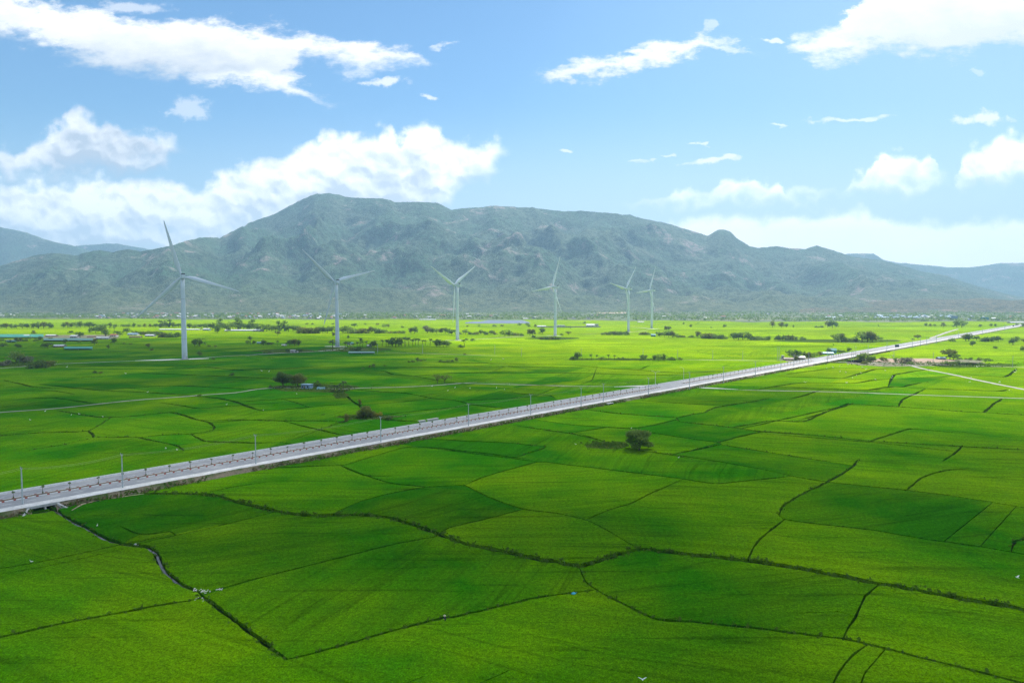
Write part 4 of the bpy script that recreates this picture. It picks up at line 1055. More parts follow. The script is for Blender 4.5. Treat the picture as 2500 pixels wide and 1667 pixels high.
# ================================================================== wind turbines
tm, n = new_mat('turbine_paint')
pos = n.add('ShaderNodeTexCoord').outputs['Object']
a = n.noise(n.scaled(pos, 1, 1, .12), .5, 4, .6)
c = n.mix(n.step(a, .35, .7), (0.60, 0.67, 0.78), (0.68, 0.74, 0.82))
n.link(c, n.b.inputs['Base Color']); n.b.inputs['Roughness'].default_value = .45; n.b.inputs['Specular IOR Level'].default_value = .3
seam = plain('turbine_joint', (0.36, 0.39, 0.40), var=.1)
grille = plain('dark_grille', (0.03, 0.035, 0.04), var=.2)
HUB_H, BL_L = 89.0, 62.0
def blade_mesh():
    prof = []
    for k in range(16):
        t = 2 * math.pi * k / 16
        x = math.cos(t); y = math.sin(t) * (0.5 if abs(math.cos(t)) < .95 else .4)
        prof.append((x, y))
    st = [(0.0, 1.9, 1.0, 0), (.03, 1.9, 1.0, 0), (.10, 3.2, .55, 16), (.20, 4.3, .34, 13), (.32, 3.7, .28, 9), (.5, 2.7, .24, 5), (.7, 1.9, .2, 2), (.87, 1.25, .18, 0), (.96, .75, .16, -1), (1.0, .15, .14, -1)]
    m = MB()
    for (r, ch, th, tw) in st:
        rr_ = 1.3 + r * (BL_L - 1.3)
        a_ = R(tw + 8)
        pb = -2.2 * r * r
        for x, y in prof:
            ch_ = ch * (1.3 if r > .05 else 1); X = x * ch_ * .5 - ch_ * .18 * (1 if r > .05 else 0); Y_ = y * ch_ * th
            m.v.append((X * math.cos(a_) - Y_ * math.sin(a_), pb + X * math.sin(a_) + Y_ * math.cos(a_), rr_))
    for i in range(len(st) - 1):
        for k in range(16):
            m.f.append((i * 16 + k, i * 16 + (k + 1) % 16, (i + 1) * 16 + (k + 1) % 16, (i + 1) * 16 + k)); m.m.append(0)
    m.f.append(tuple(range(16))[::-1]); m.m.append(0); m.f.append(tuple((len(st) - 1) * 16 + k for k in range(16))); m.m.append(0)
    return m.mesh('blade', tm, True)
BLADE = blade_mesh()
tw = MB(); ns = 8
tw.tube([(0, 0, .3 + (HUB_H - 2.4) * i / ns) for i in range(ns + 1)], [2.85 - 0.95 * (i / ns) ** 1.1 for i in range(ns + 1)], 36)
TOWER = tw.mesh('tower', tm, True)
JOINT = []
for i in (2, 4, 6):
    zz = .3 + (HUB_H - 2.4) * i / ns; rr_ = 2.85 - 0.95 * (i / ns) ** 1.1
    JOINT.append(MB().tube([(0, 0, zz - .12), (0, 0, zz + .12)], rr_ + .05, 36).mesh('tower_joint', seam))
nc_ = bmesh.new(); bmesh.ops.create_cube(nc_, size=1.0)
bmesh.ops.scale(nc_, vec=(4.0, 12.6, 4.2), verts=nc_.verts)
bmesh.ops.bevel(nc_, geom=list(nc_.edges), offset=.35, segments=3, affect='EDGES')
NAC = bpy.data.meshes.new('nacelle'); nc_.to_mesh(NAC); nc_.free(); NAC.materials.append(tm)
hb = MB(); hb.ell((0, 0, 0), (1.95, 2.5, 1.95), 0, 20, 12)
HUBM = hb.mesh('hub', tm, True)
FOUND = MB().tube([(0, 0, -.6), (0, 0, .32)], [5.5, 4.6], 32).mesh('foundation', conc)
DOOR = MB().box((0, 0, 0), (1.1, .14, 2.4)).mesh('door', seam)
STEP = MB().box((0, 0, .35), (1.5, 1.2, .7)).box((0, -1.1, .2), (1.5, 1.0, .4)).mesh('step', conc)
TOPF = MB().box((0, 0, 0), (3.7, 1.5, 1.5)).mesh('cooler', grille)
MAST = MB().tube([(0, 0, 0), (0, 0, 1.7)], .07, 6).tube([(-.5, 0, 1.3), (.5, 0, 1.3)], .05, 6).mesh('sensor_mast', seam)
TURB = [  # base pixel, direction the rotor faces (azimuth from straight ahead, negative = left), blade angles seen from behind
    ((451, 877), -32, (105, 225, 345), 'tallest white wind turbine standing beside a straight gravel track, one blade pointing nearly straight up'),
    ((824, 847), -34, (136, 16, 256), 'white wind turbine behind the dark palm grove, its long upper blade slanting to the left'),
    ((1117, 830), -52, (152, 32, 272), 'white wind turbine with two blades raised in a V and one hanging beside its tower'),
    ((1355.5, 819.5), -52, (68, 188, 308), 'white wind turbine with one upright blade, by a dark bush strip in bright rice'),
    ((1534, 810), -50, (50, 170, 290), 'white wind turbine behind a low bush hedge, close left of the most distant turbine'),
    ((1591, 801), -50, (66, 186, 306), 'smallest and most distant white wind turbine standing on a wide pale pad')]
for k, (bp, az, angs, lab) in enumerate(TURB):
    g = G(*bp)
    o = tag(empty('wind_turbine', (g.x, g.y, 0)), lab, 'wind turbine', 'row of wind turbines on the rice plain')
    link_mesh('foundation', FOUND, None, o); t_ = link_mesh('tower', TOWER, None, o)
    for j_ in JOINT: link_mesh('tower_joint', j_, None, t_)
    face = Vector((-g.x, -g.y, 0)).normalized(); fa = math.atan2(face.y, face.x)
    for me_, nm, rad, zz in ((DOOR, 'door', 2.84, 2.2), (STEP, 'step', 3.2, .3)):
        d = link_mesh(nm, me_, None, t_); d.location = (math.cos(fa + .9) * rad, math.sin(fa + .9) * rad, zz); d.rotation_euler = (0, 0, fa + .9 + math.pi / 2)
    yaw = -R(az)                                   # local +Y of the nacelle looks along the rotor direction
    nb_ = link_mesh('nacelle', NAC, None, o); nb_.rotation_euler = (0, 0, yaw); nb_.location = (math.sin(R(az)) * -1.2, math.cos(R(az)) * -1.2, HUB_H)
    cl_ = link_mesh('cooler', TOPF, None, nb_); cl_.location = (0, -4.6, 2.5)
    ms_ = link_mesh('sensor_mast', MAST, None, nb_); ms_.location = (0, -3.0, 2.0)
    ax = Vector((math.sin(R(az)), math.cos(R(az)), 0.06)).normalized()
    hc = Vector((0, 0, HUB_H)) + ax * 6.6
    hu = link_mesh('hub', HUBM, None, o); hu.location = hc; hu.rotation_euler = (0, 0, yaw)
    right = Vector((math.cos(R(az)), -math.sin(R(az)), 0)); up = right.cross(ax)
    if up.z < 0: up = -up
    for a_ in angs:
        d = right * math.cos(R(a_)) + up * math.sin(R(a_))
        side = d.cross(-ax).normalized()
        M = Matrix((side, -ax, d)).transposed().to_4x4(); M.translation = hc
        b = link_mesh('blade', BLADE, None, o); b.matrix_local = M
        b.matrix_basis = M

# ================================================================== power poles, cables, lamps, sign
polem = plain('pole_concrete', (0.42, 0.47, 0.49), var=.2)
metal = plain('galvanised', (0.50, 0.53, 0.55), rough=.5, var=.1)
insul = plain('insulator', (0.22, 0.25, 0.27), rough=.3, var=.1)
def pole_parts(h, arm):
    p = MB().tube([(0, 0, -.9), (0, 0, h)], [.26, .15], 10).mesh('pole', polem)
    v_ = MB().tube([(-arm * .5, 0, h + .15), (-arm * .3, 0, h - .25), (0, 0, h - .45), (arm * .3, 0, h - .25), (arm * .5, 0, h + .15)], .075, 6).mesh('crossarm', metal)
    ins = [MB().tube([(x, 0, zz), (x, 0, zz + .38)], [.10, .06], 6).mesh('insulator', insul) for x, zz in ((-arm * .47, h + .12), (0, h), (arm * .47, h + .12))]
    return p, v_, ins
PP = pole_parts(12.4, 2.2)
road_rz = math.atan2(RD.y, RD.x)
def pole(px, py, lab, grp, parts=PP, rz=None, k=1.0):
    g = G(px, py)
    o = tag(empty('power_pole', (g.x, g.y, 0), road_rz + math.pi / 2 if rz is None else rz), lab, 'pole', grp)
    o.scale = (max(1.0, g.y / 900), max(1.0, g.y / 900), k)
    link_mesh('pole', parts[0], None, o); link_mesh('crossarm', parts[1], None, o)
    if g.y < 700:
        for q in parts[2]: link_mesh('insulator', q, None, o)
    return g
RP_ = [(56, 1243), (300, 1201), (625, 1142), (930, 1087), (1144, 1047), (1295.6, 1019), (1418.6, 998), (1473, 986), (1583, 968), (1683, 951), (1766, 935), (1844, 919.5), (1906, 905), (1938, 897), (1974, 892), (2020, 886)]
tops = []
for i, (px, py) in enumerate(RP_):
    g = pole(px, py, ('grey power pole with a crossarm beside the little bridge over the stream' if i == 0 else f'grey power pole on the near verge of the road, {ordw(i)} beyond the bridge pole'), 'power poles along the near verge of the road')
    tops.append(Vector((g.x, g.y, 12.05)))
for i, (px, py) in enumerate([(2089, 873), (2119, 867), (2165, 859), (2227, 850), (2247, 845), (2262, 842.5), (2286, 838), (2340, 826), (2398, 818), (2453, 806)]):
    pole(px, py, f'slender distant power pole beside the road past the second crossroads, {ordw(i)} from that crossroads', 'power poles along the far stretch of the road')
for i, (px, py) in enumerate([(2079, 883), (2084, 883)]):
    pole(px, py, ('left' if i == 0 else 'right') + ' pole of the close pair standing by the bushes right of the road', 'paired poles by the roadside bushes')
for i, (px, py) in enumerate([(1898, 880), (1902, 880)]):
    pole(px, py, ('left' if i == 0 else 'right') + ' pole of the tall pair left of the tin-roofed sheds', 'paired poles left of the sheds', k=1.15)
for i, (px, py, hp) in enumerate([(1273, 870, 26), (1420, 871, 22), (1570, 872, 20), (1654, 874, 26), (1740, 877, 27), (1813, 878, 29)]):
    pole(px, py, f'thin power pole in the bright rice behind the hedge strip, {ordw(i)} from the left', 'power poles in the bright rice', rz=.2, k=.75)
for i, (px, py) in enumerate([(922, 862), (1032, 862), (1208, 864)]):
    pole(px, py, f'faint thin pole in the rice below the palm row, {ordw(i)} from the left', 'power poles below the palm row', rz=.2, k=.85)
for i, (px, py, lab) in enumerate([(2278, 886, 'thin pole on the bare plot left of the umbrella trees'), (2472, 897, 'thin lone pole in yellow rice near the right edge beside a white track'), (2182, 877, 'thin pole behind the round dark bush on the bare plot')]):
    pole(px, py, lab, 'poles on the plots right of the road', rz=.3, k=.85)
cab = plain('cable', (0.34, 0.36, 0.20), var=.05)
for side, lab in ((-1, 'thin power cable strung on the left ends of the roadside pole crossarms'), (1, 'thin power cable strung on the right ends of the roadside pole crossarms')):
    pts = []
    seq = [tops[0] - (tops[1] - tops[0]) * 1.2] + tops
    for a, b in zip(seq[:-1], seq[1:]):
        for q in range(10):
            t = q / 10
            p = a.lerp(b, t); p.z -= 4 * t * (1 - t) * (0.9 + .004 * (b - a).length)
            pts.append(p + RN * side * -1.0 + Vector((0, 0, .25)))
    pts.append(seq[-1] + RN * side * -1.0)
    tag(MB().tube(pts, .035, 4).obj('power_cable', cab), lab, 'cable', 'cables on the roadside poles')
lampm = plain('lamp_post', (0.66, 0.69, 0.70), var=.1)
def lamp(px, py, double, lab):
    g = G(px, py, ROAD_Z)
    o = tag(empty('street_lamp', g, math.atan2(RN.y, RN.x)), lab, 'street lamp', 'street lamps at the crossroads')
    MB().tube([(0, 0, -1.2), (0, 0, 8.8)], [.16, .10], 8).obj('post', lampm, o)
    for s in ((1, -1) if double else (1,)):
        MB().tube([(0, 0, 8.7), (s * .8, 0, 9.8), (s * 2.4, 0, 10.2)], [.09, .08, .06], 6).obj('arm', lampm, o)
        MB().box((s * 2.8, 0, 10.2), (1.1, .4, .18), 0, 0, .8).obj('lamp_head', metal, o)
lamp(1600, 940, True, 'pale street lamp with two arms at the first crossroads')
lamp(1669, 929, False, 'pale street lamp with one curved arm beyond the first crossroads')
g = G(2187, 856)
sg = tag(empty('road_sign', (g.x, g.y, 0), road_rz - math.pi / 2 + .5), 'dark square sign board on a single post beside the far stretch of road', 'road sign')
MB().tube([(0, 0, -.5), (0, 0, 7.4)], .16, 8).obj('post', metal, sg)
MB().box((1.2, -.25, 6.2), (4.6, .12, 3.0)).obj('sign_board', plain('sign_blue', (.035, .06, .10), var=.15), sg)
MB().box((1.2, -.12, 6.2), (4.8, .08, 3.2)).obj('board_frame', metal, sg)

# ================================================================== trees and plants
def leaf_mat(name, c1, c2, trans=.45):
    m, n = new_mat(name)
    oi = n.add('ShaderNodeObjectInfo').outputs['Random']
    tc = n.add('ShaderNodeTexCoord').outputs['Object']
    a = n.noise(tc, 5.0, 3, .7)
    f = n.math('MULTIPLY_ADD', oi, .55, n.step(a, .3, .7, 0, .6), clamp=True)
    c = n.mix(f, c1, c2)
    n.link(c, n.b.inputs['Base Color']); n.b.inputs['Roughness'].default_value = .7; n.b.inputs['Specular IOR Level'].default_value = .05
    t = n.add('ShaderNodeBsdfTranslucent'); h = n.add('ShaderNodeHueSaturation'); h.inputs['Value'].default_value = 1.6
    n.link(c, h.inputs['Color']); n.link(h.outputs[0], t.inputs[0])
    mx_ = n.add('ShaderNodeMixShader'); mx_.inputs[0].default_value = trans
    n.link(n.b.outputs[0], mx_.inputs[1]); n.link(t.outputs[0], mx_.inputs[2]); n.link(mx_.outputs[0], n.out.inputs[0])
    return m
LF_DARK = leaf_mat('dark_leaves', (.060, .115, .028), (.13, .20, .045))
LF_MID = leaf_mat('green_leaves', (.085, .16, .03), (.18, .26, .05))
LF_GREY = leaf_mat('greyish_leaves', (.12, .14, .085), (.22, .22, .13), .2)
LF_OLIVE = leaf_mat('olive_leaves', (.09, .125, .028), (.20, .22, .05))
LF_PALM = leaf_mat('palm_leaves', (.055, .11, .03), (.12, .19, .05), .25)
LF_YEL = leaf_mat('yellow_leaves', (.17, .16, .015), (.26, .22, .03))
BARK = plain('bark', (.10, .078, .055), var=.4, scale=4)
def leaves(seed, clumps, n_, size, mat, name='crown', drop=0.0):
    r = np.random.default_rng(seed)
    C_ = np.array([c[:3] for c in clumps]); Rd = np.array([c[3:6] for c in clumps])
    wgt = (Rd.prod(axis=1)) ** (.66); wgt /= wgt.sum()
    k = r.choice(len(clumps), n_, p=wgt)
    d = r.normal(size=(n_, 3)); d /= np.linalg.norm(d, axis=1)[:, None]
    rad = (0.25 + 0.75 * r.random(n_) ** .45) * (1 + .22 * r.normal(size=n_) * .5)
    p = C_[k] + d * Rd[k] * rad[:, None]
    p[:, 2] -= drop * r.random(n_)
    nrm = d * .6 + r.normal(size=(n_, 3)) * .7; nrm /= np.linalg.norm(nrm, axis=1)[:, None]
    a = np.cross(nrm, r.normal(size=(n_, 3))); a /= np.linalg.norm(a, axis=1)[:, None]
    b = np.cross(nrm, a)
    s = size * r.uniform(.6, 1.4, n_)[:, None]
    q = np.stack([p - a * s, p - b * s * .55 + nrm * s * .15, p + a * s, p + b * s * .55 + nrm * s * .15], axis=1).reshape(-1, 3)
    f = np.arange(n_ * 4).reshape(-1, 4)
    me = bpy.data.meshes.new(name); me.from_pydata(q.tolist(), [], f.tolist()); me.materials.append(mat); me.update()
    return me
def trunk(seed, h0, r0, limbs, mat=BARK, lean=.04):
    r = random.Random(seed); m = MB()
    tx, ty = r.uniform(-lean, lean), r.uniform(-lean, lean)
    top = (tx, ty, h0)
    m.tube([(0, 0, -.12), (tx * .4, ty * .4, h0 * .5), top], [r0 * 1.25, r0 * .95, r0 * .8], 8)
    for e in limbs:
        e = Vector(e); t = Vector(top); mid = t.lerp(e, .5) + Vector((r.uniform(-.03, .03), r.uniform(-.03, .03), .02))
        m.tube([t - Vector((0, 0, .03)), mid, e], [r0 * .62, r0 * .42, r0 * .15], 6)
    return m.mesh('trunk', mat)
def make_broad(seed, n_, size, mat, shape='round'):
    r = random.Random(seed); cl_ = []
    if shape == 'round': nn, rx, z0, z1, ck = 13, .34, .36, .86, .20
    elif shape == 'wide': nn, rx, z0, z1, ck = 15, .55, .42, .84, .20
    elif shape == 'tall': nn, rx, z0, z1, ck = 11, .20, .25, .88, .17
    elif shape == 'umbrella': nn, rx, z0, z1, ck = 17, .62, .58, .84, .17
    else: nn, rx, z0, z1, ck = 12, .50, .12, .72, .24      # bush
    for k in range(nn):
        t = 2 * math.pi * (k * .618 + r.random() * .2); q = rx * math.sqrt((k + .4) / nn) * r.uniform(.8, 1.15)
        zz = r.uniform(z0, z1) - (q / rx) * (.16 if shape != 'umbrella' else .1)
        s_ = ck * r.uniform(.65, 1.2)
        cl_.append((math.cos(t) * q, math.sin(t) * q, max(zz, s_ * .8 if shape == 'bush' else zz), s_ * 1.1, s_ * 1.1, s_ * .8))
    cr = leaves(seed, cl_, n_, size, mat)
    tr = trunk(seed, .30 if shape != 'bush' else .12, .030 if shape != 'bush' else .02, [(c[0] * .8, c[1] * .8, c[2]) for c in cl_[::2]])
    return tr, cr
def make_palm(seed, n_=16, h=1.0):
    r = random.Random(seed); m = MB()
    lx = r.uniform(-.08, .08)
    top = Vector((lx, 0, .70 * h))
    tr = MB().tube([(0, 0, -.05), (lx * .2, 0, .35 * h), (lx * .7, 0, .55 * h), tuple(top)], [.028, .021, .018, .016], 7).mesh('trunk', BARK)
    for k in range(n_):
        az = 2 * math.pi * k / n_ + r.uniform(-.2, .2); el = r.uniform(-.25, 1.15); L_ = r.uniform(.30, .40)
        d = Vector((math.cos(az), math.sin(az), 0)); side = Vector((-d.y, d.x, 0))
        prev = None; p = top.copy()
        for q in range(7):
            t = q / 6; a_ = el - 1.5 * t
            wd = .062 * math.sin(math.pi * min(1, .18 + t * .82)) + .004
            sag = Vector((0, 0, -wd * .55))
            cur = (p + side * wd + sag, p.copy(), p - side * wd + sag)
            if prev:
                for a0, a1 in ((0, 1), (1, 2)): m.poly([prev[a0], prev[a1], cur[a1], cur[a0]])
            prev = cur; p = p + (d * math.cos(a_) + Vector((0, 0, math.sin(a_)))) * (L_ / 6)
    return tr, m.mesh('crown', LF_PALM)
T = {
    'broad': [make_broad(10 + i, 290, .075, m_, s_) for i, (m_, s_) in enumerate([(LF_DARK, 'round'), (LF_MID, 'round'), (LF_DARK, 'wide'), (LF_MID, 'wide'), (LF_OLIVE, 'round')])],
    'tall': [make_broad(30 + i, 260, .07, m_, 'tall') for i, m_ in enumerate([LF_DARK, LF_MID])],
    'bush': [make_broad(40 + i, 290, .085, m_, 'bush') for i, m_ in enumerate([LF_DARK, LF_MID, LF_OLIVE])],
    'grey': [make_broad(50 + i, 420, .07, LF_GREY, s_) for i, s_ in enumerate(['bush', 'round'])],
    'umbrella': [make_broad(60 + i, 420, .07, LF_OLIVE, 'umbrella') for i in range(2)],
    'palm': [make_palm(70 + i) for i in range(3)],
    'lone': [make_broad(80, 5600, .030, LF_MID, 'round')],
    'thicket': [make_broad(90, 4600, .034, LF_OLIVE, 'bush')],
    'dense': [make_broad(91, 4600, .028, LF_DARK, 'round'), make_broad(92, 4200, .028, LF_OLIVE, 'round')],
    'open': [make_broad(93, 900, .026, LF_OLIVE, 'umbrella'), make_broad(94, 800, .026, LF_OLIVE, 'umbrella')],
    'nearbush': [make_broad(95, 1500, .045, LF_DARK, 'bush'), make_broad(96, 900, .05, LF_YEL, 'bush'), make_broad(97, 900, .05, LF_OLIVE, 'tall')],
}
NAMES = {'broad': 'broadleaf_tree', 'tall': 'slender_tree', 'bush': 'bush', 'grey': 'grey_shrub', 'umbrella': 'umbrella_tree', 'palm': 'coconut_palm', 'lone': 'broadleaf_tree', 'thicket': 'broadleaf_tree', 'dense': 'broadleaf_tree', 'open': 'umbrella_tree', 'nearbush': 'bush'}
WORD = {'broad': 'dark broadleaf tree', 'tall': 'slender tree', 'bush': 'low bush', 'grey': 'greyish shrub', 'umbrella': 'flat-topped tree', 'palm': 'coconut palm'}
CATS = {'bush': 'bush', 'grey': 'shrub', 'palm': 'palm', 'nearbush': 'bush'}
WK = {'broad': 1.0, 'tall': 1.0, 'bush': 1.25, 'grey': 1.1, 'umbrella': 1.0, 'palm': 1.0}
trd = random.Random(5)
def plant(kind, px, py, hpx, label, group=None, wk=1.0, var=None, z=-.15):
    g = G(px, py)
    h_ = hpx * g.y / F
    tr, cr = T[kind][trd.randrange(len(T[kind])) if var is None else var]
    o = tag(empty(NAMES[kind], (g.x, g.y, z), trd.uniform(0, 6.28)), label, CATS.get(kind, 'tree'), group)
    o.scale = (h_ * wk, h_ * wk, h_)
    link_mesh('trunk', tr, None, o); link_mesh('crown', cr, None, o)
    return o
def cluster(K, phrase, items, group, kind='broad'):
    """items: (x, y, height[, kind[, width]]) in one zoomed view; labelled by their order from the left"""
    rows = sorted([(i[0], i[1], i[2], i[3] if len(i) > 3 and i[3] else kind, i[4] if len(i) > 4 else None) for i in items])
    cnt = {}
    for x, y, h_, kd, wk in rows:
        tot = sum(1 for q in rows if q[3] == kd)
        i = cnt.get(kd, 0); cnt[kd] = i + 1
        (px, py), (_, p2) = K([(x, y), (x, y - h_)])
        lab = f'{WORD[kd]} in {phrase}' if tot == 1 else f'{ordw(i)} {WORD[kd]} from the left in {phrase}'
        plant(kd, px, py, (py - p2) * 1.32, lab, group, wk or WK[kd] * trd.uniform(.9, 1.2))
cluster(K1, 'the low tree row at the far left', [(x, 383, h_) for x, h_ in ((10, 40), (60, 44), (105, 36), (150, 34), (205, 46), (250, 42), (310, 44), (355, 50), (400, 56), (450, 48), (480, 36))], 'trees in the low row at the far left')
cluster(K1, 'the tree belt left of the first turbine', [(x, y_, h_) for x, y_, h_ in ((580, 376, 40), (620, 374, 46), (660, 376, 40), (700, 374, 48), (740, 376, 52), (780, 374, 40), (820, 376, 50), (860, 374, 36), (910, 376, 30), (960, 376, 34), (1010, 374, 40), (1060, 376, 32), (1130, 374, 26), (1180, 374, 30), (1230, 372, 34), (1280, 374, 28), (1330, 374, 32), (1380, 374, 30), (1430, 374, 34))] + [(1480, 374, 55, 'tall'), (1520, 372, 60, 'tall'), (1560, 372, 62, 'tall'), (1600, 374, 40), (1640, 374, 36)], 'trees in the belt left of the first turbine')
cluster(K1, 'the tree belt right of the first turbine', [(1740, 385, 46), (1790, 388, 40), (1850, 385, 44), (1900, 388, 50), (1950, 398, 60), (2000, 424, 66), (2040, 392, 60), (2085, 415, 64), (2140, 392, 66), (2240, 395, 56), (2290, 395, 50), (2335, 395, 60), (2020, 372, 66, 'tall'), (2190, 390, 84, 'tall'), (2210, 388, 70, 'tall'), (2315, 385, 70, 'tall')], 'trees in the belt right of the first turbine')
cluster(K1, 'the hamlet left of the first turbine', [(310, 442, 38), (650, 432, 28), (735, 466, 52), (825, 420, 36, 'tall'), (880, 424, 56), (935, 428, 66), (970, 456, 60), (1010, 412, 42, 'palm'), (1050, 408, 38, 'palm'), (1075, 440, 34), (1165, 428, 46), (1105, 450, 28)], 'trees of the hamlet left of the first turbine')
cluster(K1, 'the orchard below the first turbine rotor', [(1240, 430, 28), (1270, 440, 32), (1300, 434, 30), (1330, 442, 34), (1360, 434, 32), (1390, 442, 36), (1420, 436, 32), (1450, 446, 38), (1490, 466, 46), (1530, 464, 50), (1570, 466, 52), (1610, 462, 48), (1640, 458, 30)], 'trees of the orchard', 'bush')
cluster(K1, 'the shaded paddies at the left', [(600, 522, 38), (870, 532, 50), (1050, 522, 48), (440, 566, 52), (410, 562, 40), (475, 486, 22, 'bush'), (995, 568, 30), (1360, 560, 36), (1390, 586, 22, 'bush'), (1790, 546, 58), (1835, 546, 66), (1835, 636, 40), (1960, 666, 20, 'bush'), (2130, 824, 34), (870, 792, 24, 'bush'), (925, 796, 20, 'bush'), (1835, 1002, 22, 'bush'), (2300, 530, 70, 'palm'), (2278, 526, 34), (2335, 530, 34), (730, 510, 20, 'bush'), (1140, 526, 16, 'bush'), (1200, 530, 14, 'bush'), (1920, 550, 20, 'bush'), (1980, 552, 18, 'bush'), (170, 555, 34, 'bush'), (30, 550, 40, 'bush')], 'scattered trees of the shaded paddies')
cluster(K1, 'the thicket beside the turbine track', [(150, 694, 96), (330, 748, 84, 'bush', 1.3), (400, 738, 66, 'bush', 1.3), (445, 730, 60, 'bush', 1.3), (230, 692, 66, 'grey', 1.4), (60, 724, 46, 'grey', 1.6), (20, 735, 40, 'grey', 1.5)], 'thicket beside the turbine track')
cluster(K1, 'the net sheds at the far left', [(20, 505, 28), (90, 508, 24, 'bush'), (150, 506, 36), (190, 500, 30), (230, 500, 28, 'bush'), (280, 485, 26), (330, 498, 24, 'bush'), (370, 495, 36)], 'trees among the net sheds')
cluster(K2, 'the tree belt behind the second turbine', [(20, 410, 50), (60, 410, 60), (100, 412, 62), (140, 410, 48), (180, 412, 54), (215, 408, 78, 'tall'), (262, 406, 78, 'tall'), (300, 412, 56), (340, 412, 52), (380, 414, 54), (420, 426, 58, 'bush'), (455, 426, 62, 'bush'), (495, 428, 58, 'bush'), (535, 428, 62, 'bush'), (575, 426, 56), (615, 428, 60), (655, 426, 56), (700, 424, 60), (800, 428, 60), (840, 426, 62), (880, 428, 54, 'bush'), (920, 426, 50, 'bush'), (960, 428, 52, 'bush'), (1000, 426, 46, 'bush')], 'trees in the belt behind the second turbine')
cluster(K2, 'the tree line between second and third turbines', [(1050, 428, 56), (1090, 426, 50), (1130, 428, 48, 'bush'), (1170, 426, 42, 'bush'), (1230, 428, 24, 'bush'), (1270, 428, 24, 'bush'), (1310, 428, 28, 'bush'), (1350, 430, 30, 'bush'), (1425, 430, 48), (1455, 430, 58), (1575, 425, 58, 'grey'), (1620, 428, 46), (1660, 428, 40), (1700, 430, 46), (1740, 430, 52), (1800, 446, 52), (1870, 436, 26, 'bush'), (1925, 436, 42), (1975, 440, 30, 'bush'), (2020, 440, 30, 'bush'), (2065, 440, 42), (2110, 440, 36, 'bush'), (2160, 440, 40), (2190, 440, 34, 'bush'), (2280, 456, 54), (2325, 456, 50)], 'trees in the line between the second and third turbines')
cluster(K2, 'the palm grove beside the second turbine', [(705, 586, 92, 'palm'), (820, 560, 54, 'palm'), (842, 572, 62, 'palm'), (866, 562, 54, 'palm'), (890, 565, 46, 'palm'), (930, 562, 56, 'palm'), (955, 552, 76, 'palm'), (978, 556, 50, 'palm'), (1014, 556, 56, 'palm'), (920, 592, 46, 'bush'), (880, 582, 40, 'bush'), (1085, 557, 60), (1062, 556, 40), (1160, 545, 54, 'palm'), (1195, 548, 58, 'palm'), (1215, 546, 52, 'palm'), (1255, 548, 76), (1285, 550, 78), (1312, 548, 68), (1335, 546, 60, 'palm'), (1370, 546, 80, 'palm'), (1405, 544, 72, 'palm'), (1440, 542, 62, 'palm'), (1465, 540, 66, 'palm'), (1490, 540, 60, 'palm'), (1530, 538, 48, 'palm'), (1556, 536, 44, 'palm'), (1600, 540, 58, 'palm')], 'trees of the palm grove')
cluster(K2, 'the clump right of the palm row', [(1662, 552, 58), (1690, 552, 62, 'palm'), (1720, 552, 56), (1752, 552, 52), (1775, 548, 40, 'palm'), (1880, 556, 30, 'bush'), (1915, 556, 66, 'palm'), (1935, 490, 20, 'bush'), (1990, 496, 26, 'bush')], 'clump right of the palm row')
cluster(K2, 'the hut yards left of the second turbine', [(70, 542, 50), (112, 540, 32), (145, 540, 30), (195, 542, 46, 'palm'), (310, 542, 54), (355, 543, 58), (392, 542, 48), (80, 607, 22, 'bush'), (130, 606, 16, 'bush'), (150, 606, 14, 'bush'), (290, 606, 36), (398, 607, 38), (715, 458, 38), (850, 476, 26), (200, 450, 34, 'umbrella')], 'trees of the hut yards')
cluster(K2, 'the middle paddies below the palm row', [(1080, 744, 34), (1045, 746, 24), (980, 757, 16, 'bush'), (1185, 728, 14, 'bush'), (1405, 694, 16, 'bush'), (1440, 692, 22, 'bush'), (1485, 688, 34), (1515, 682, 18, 'bush'), (1550, 678, 14, 'bush'), (1690, 690, 22, 'bush'), (1725, 694, 18, 'bush'), (1765, 692, 26, 'bush'), (1800, 690, 22, 'bush'), (1840, 688, 36), (1920, 624, 16, 'bush'), (1050, 600, 16, 'bush'), (120, 658, 8, 'bush'), (155, 656, 8, 'bush')], 'scrub in the middle paddies')
cluster(K2, 'the far open fields behind the second turbine', [(470, 346, 16, 'bush'), (520, 346, 14, 'bush'), (705, 346, 14, 'bush'), (905, 372, 36), (1005, 348, 14, 'bush'), (1115, 350, 18, 'bush'), (1185, 376, 32), (1215, 374, 28), (1345, 376, 18, 'bush'), (1940, 366, 14, 'bush'), (2050, 366, 18), (2190, 366, 22, 'bush'), (2260, 364, 18, 'bush')], 'bushes of the far open fields')
cluster(K3, 'the bush strip below the fourth turbine', [(270, 486, 30, 'bush'), (300, 486, 30, 'bush'), (330, 487, 28, 'bush'), (360, 487, 34, 'bush'), (390, 487, 32, 'bush'), (420, 486, 26, 'bush'), (200, 466, 24, 'bush')], 'bush strip below the fourth turbine')
cluster(K3, 'the trees around the fourth turbine', [(10, 448, 34, 'bush'), (40, 450, 30, 'bush'), (85, 452, 26, 'bush'), (165, 446, 52), (190, 446, 50), (280, 432, 50), (455, 446, 20, 'bush'), (520, 444, 30, 'umbrella'), (70, 360, 26), (138, 358, 26), (155, 374, 26), (215, 374, 28), (668, 344, 24)], 'trees around the fourth turbine')
cluster(K3, 'the hedge before the fifth turbine', [(x, 442, h_, 'bush') for x, h_ in ((835, 20), (870, 30), (905, 36), (940, 40), (975, 42), (1010, 38), (1050, 36), (1185, 26), (1215, 32), (1245, 28))], 'hedge before the fifth turbine')
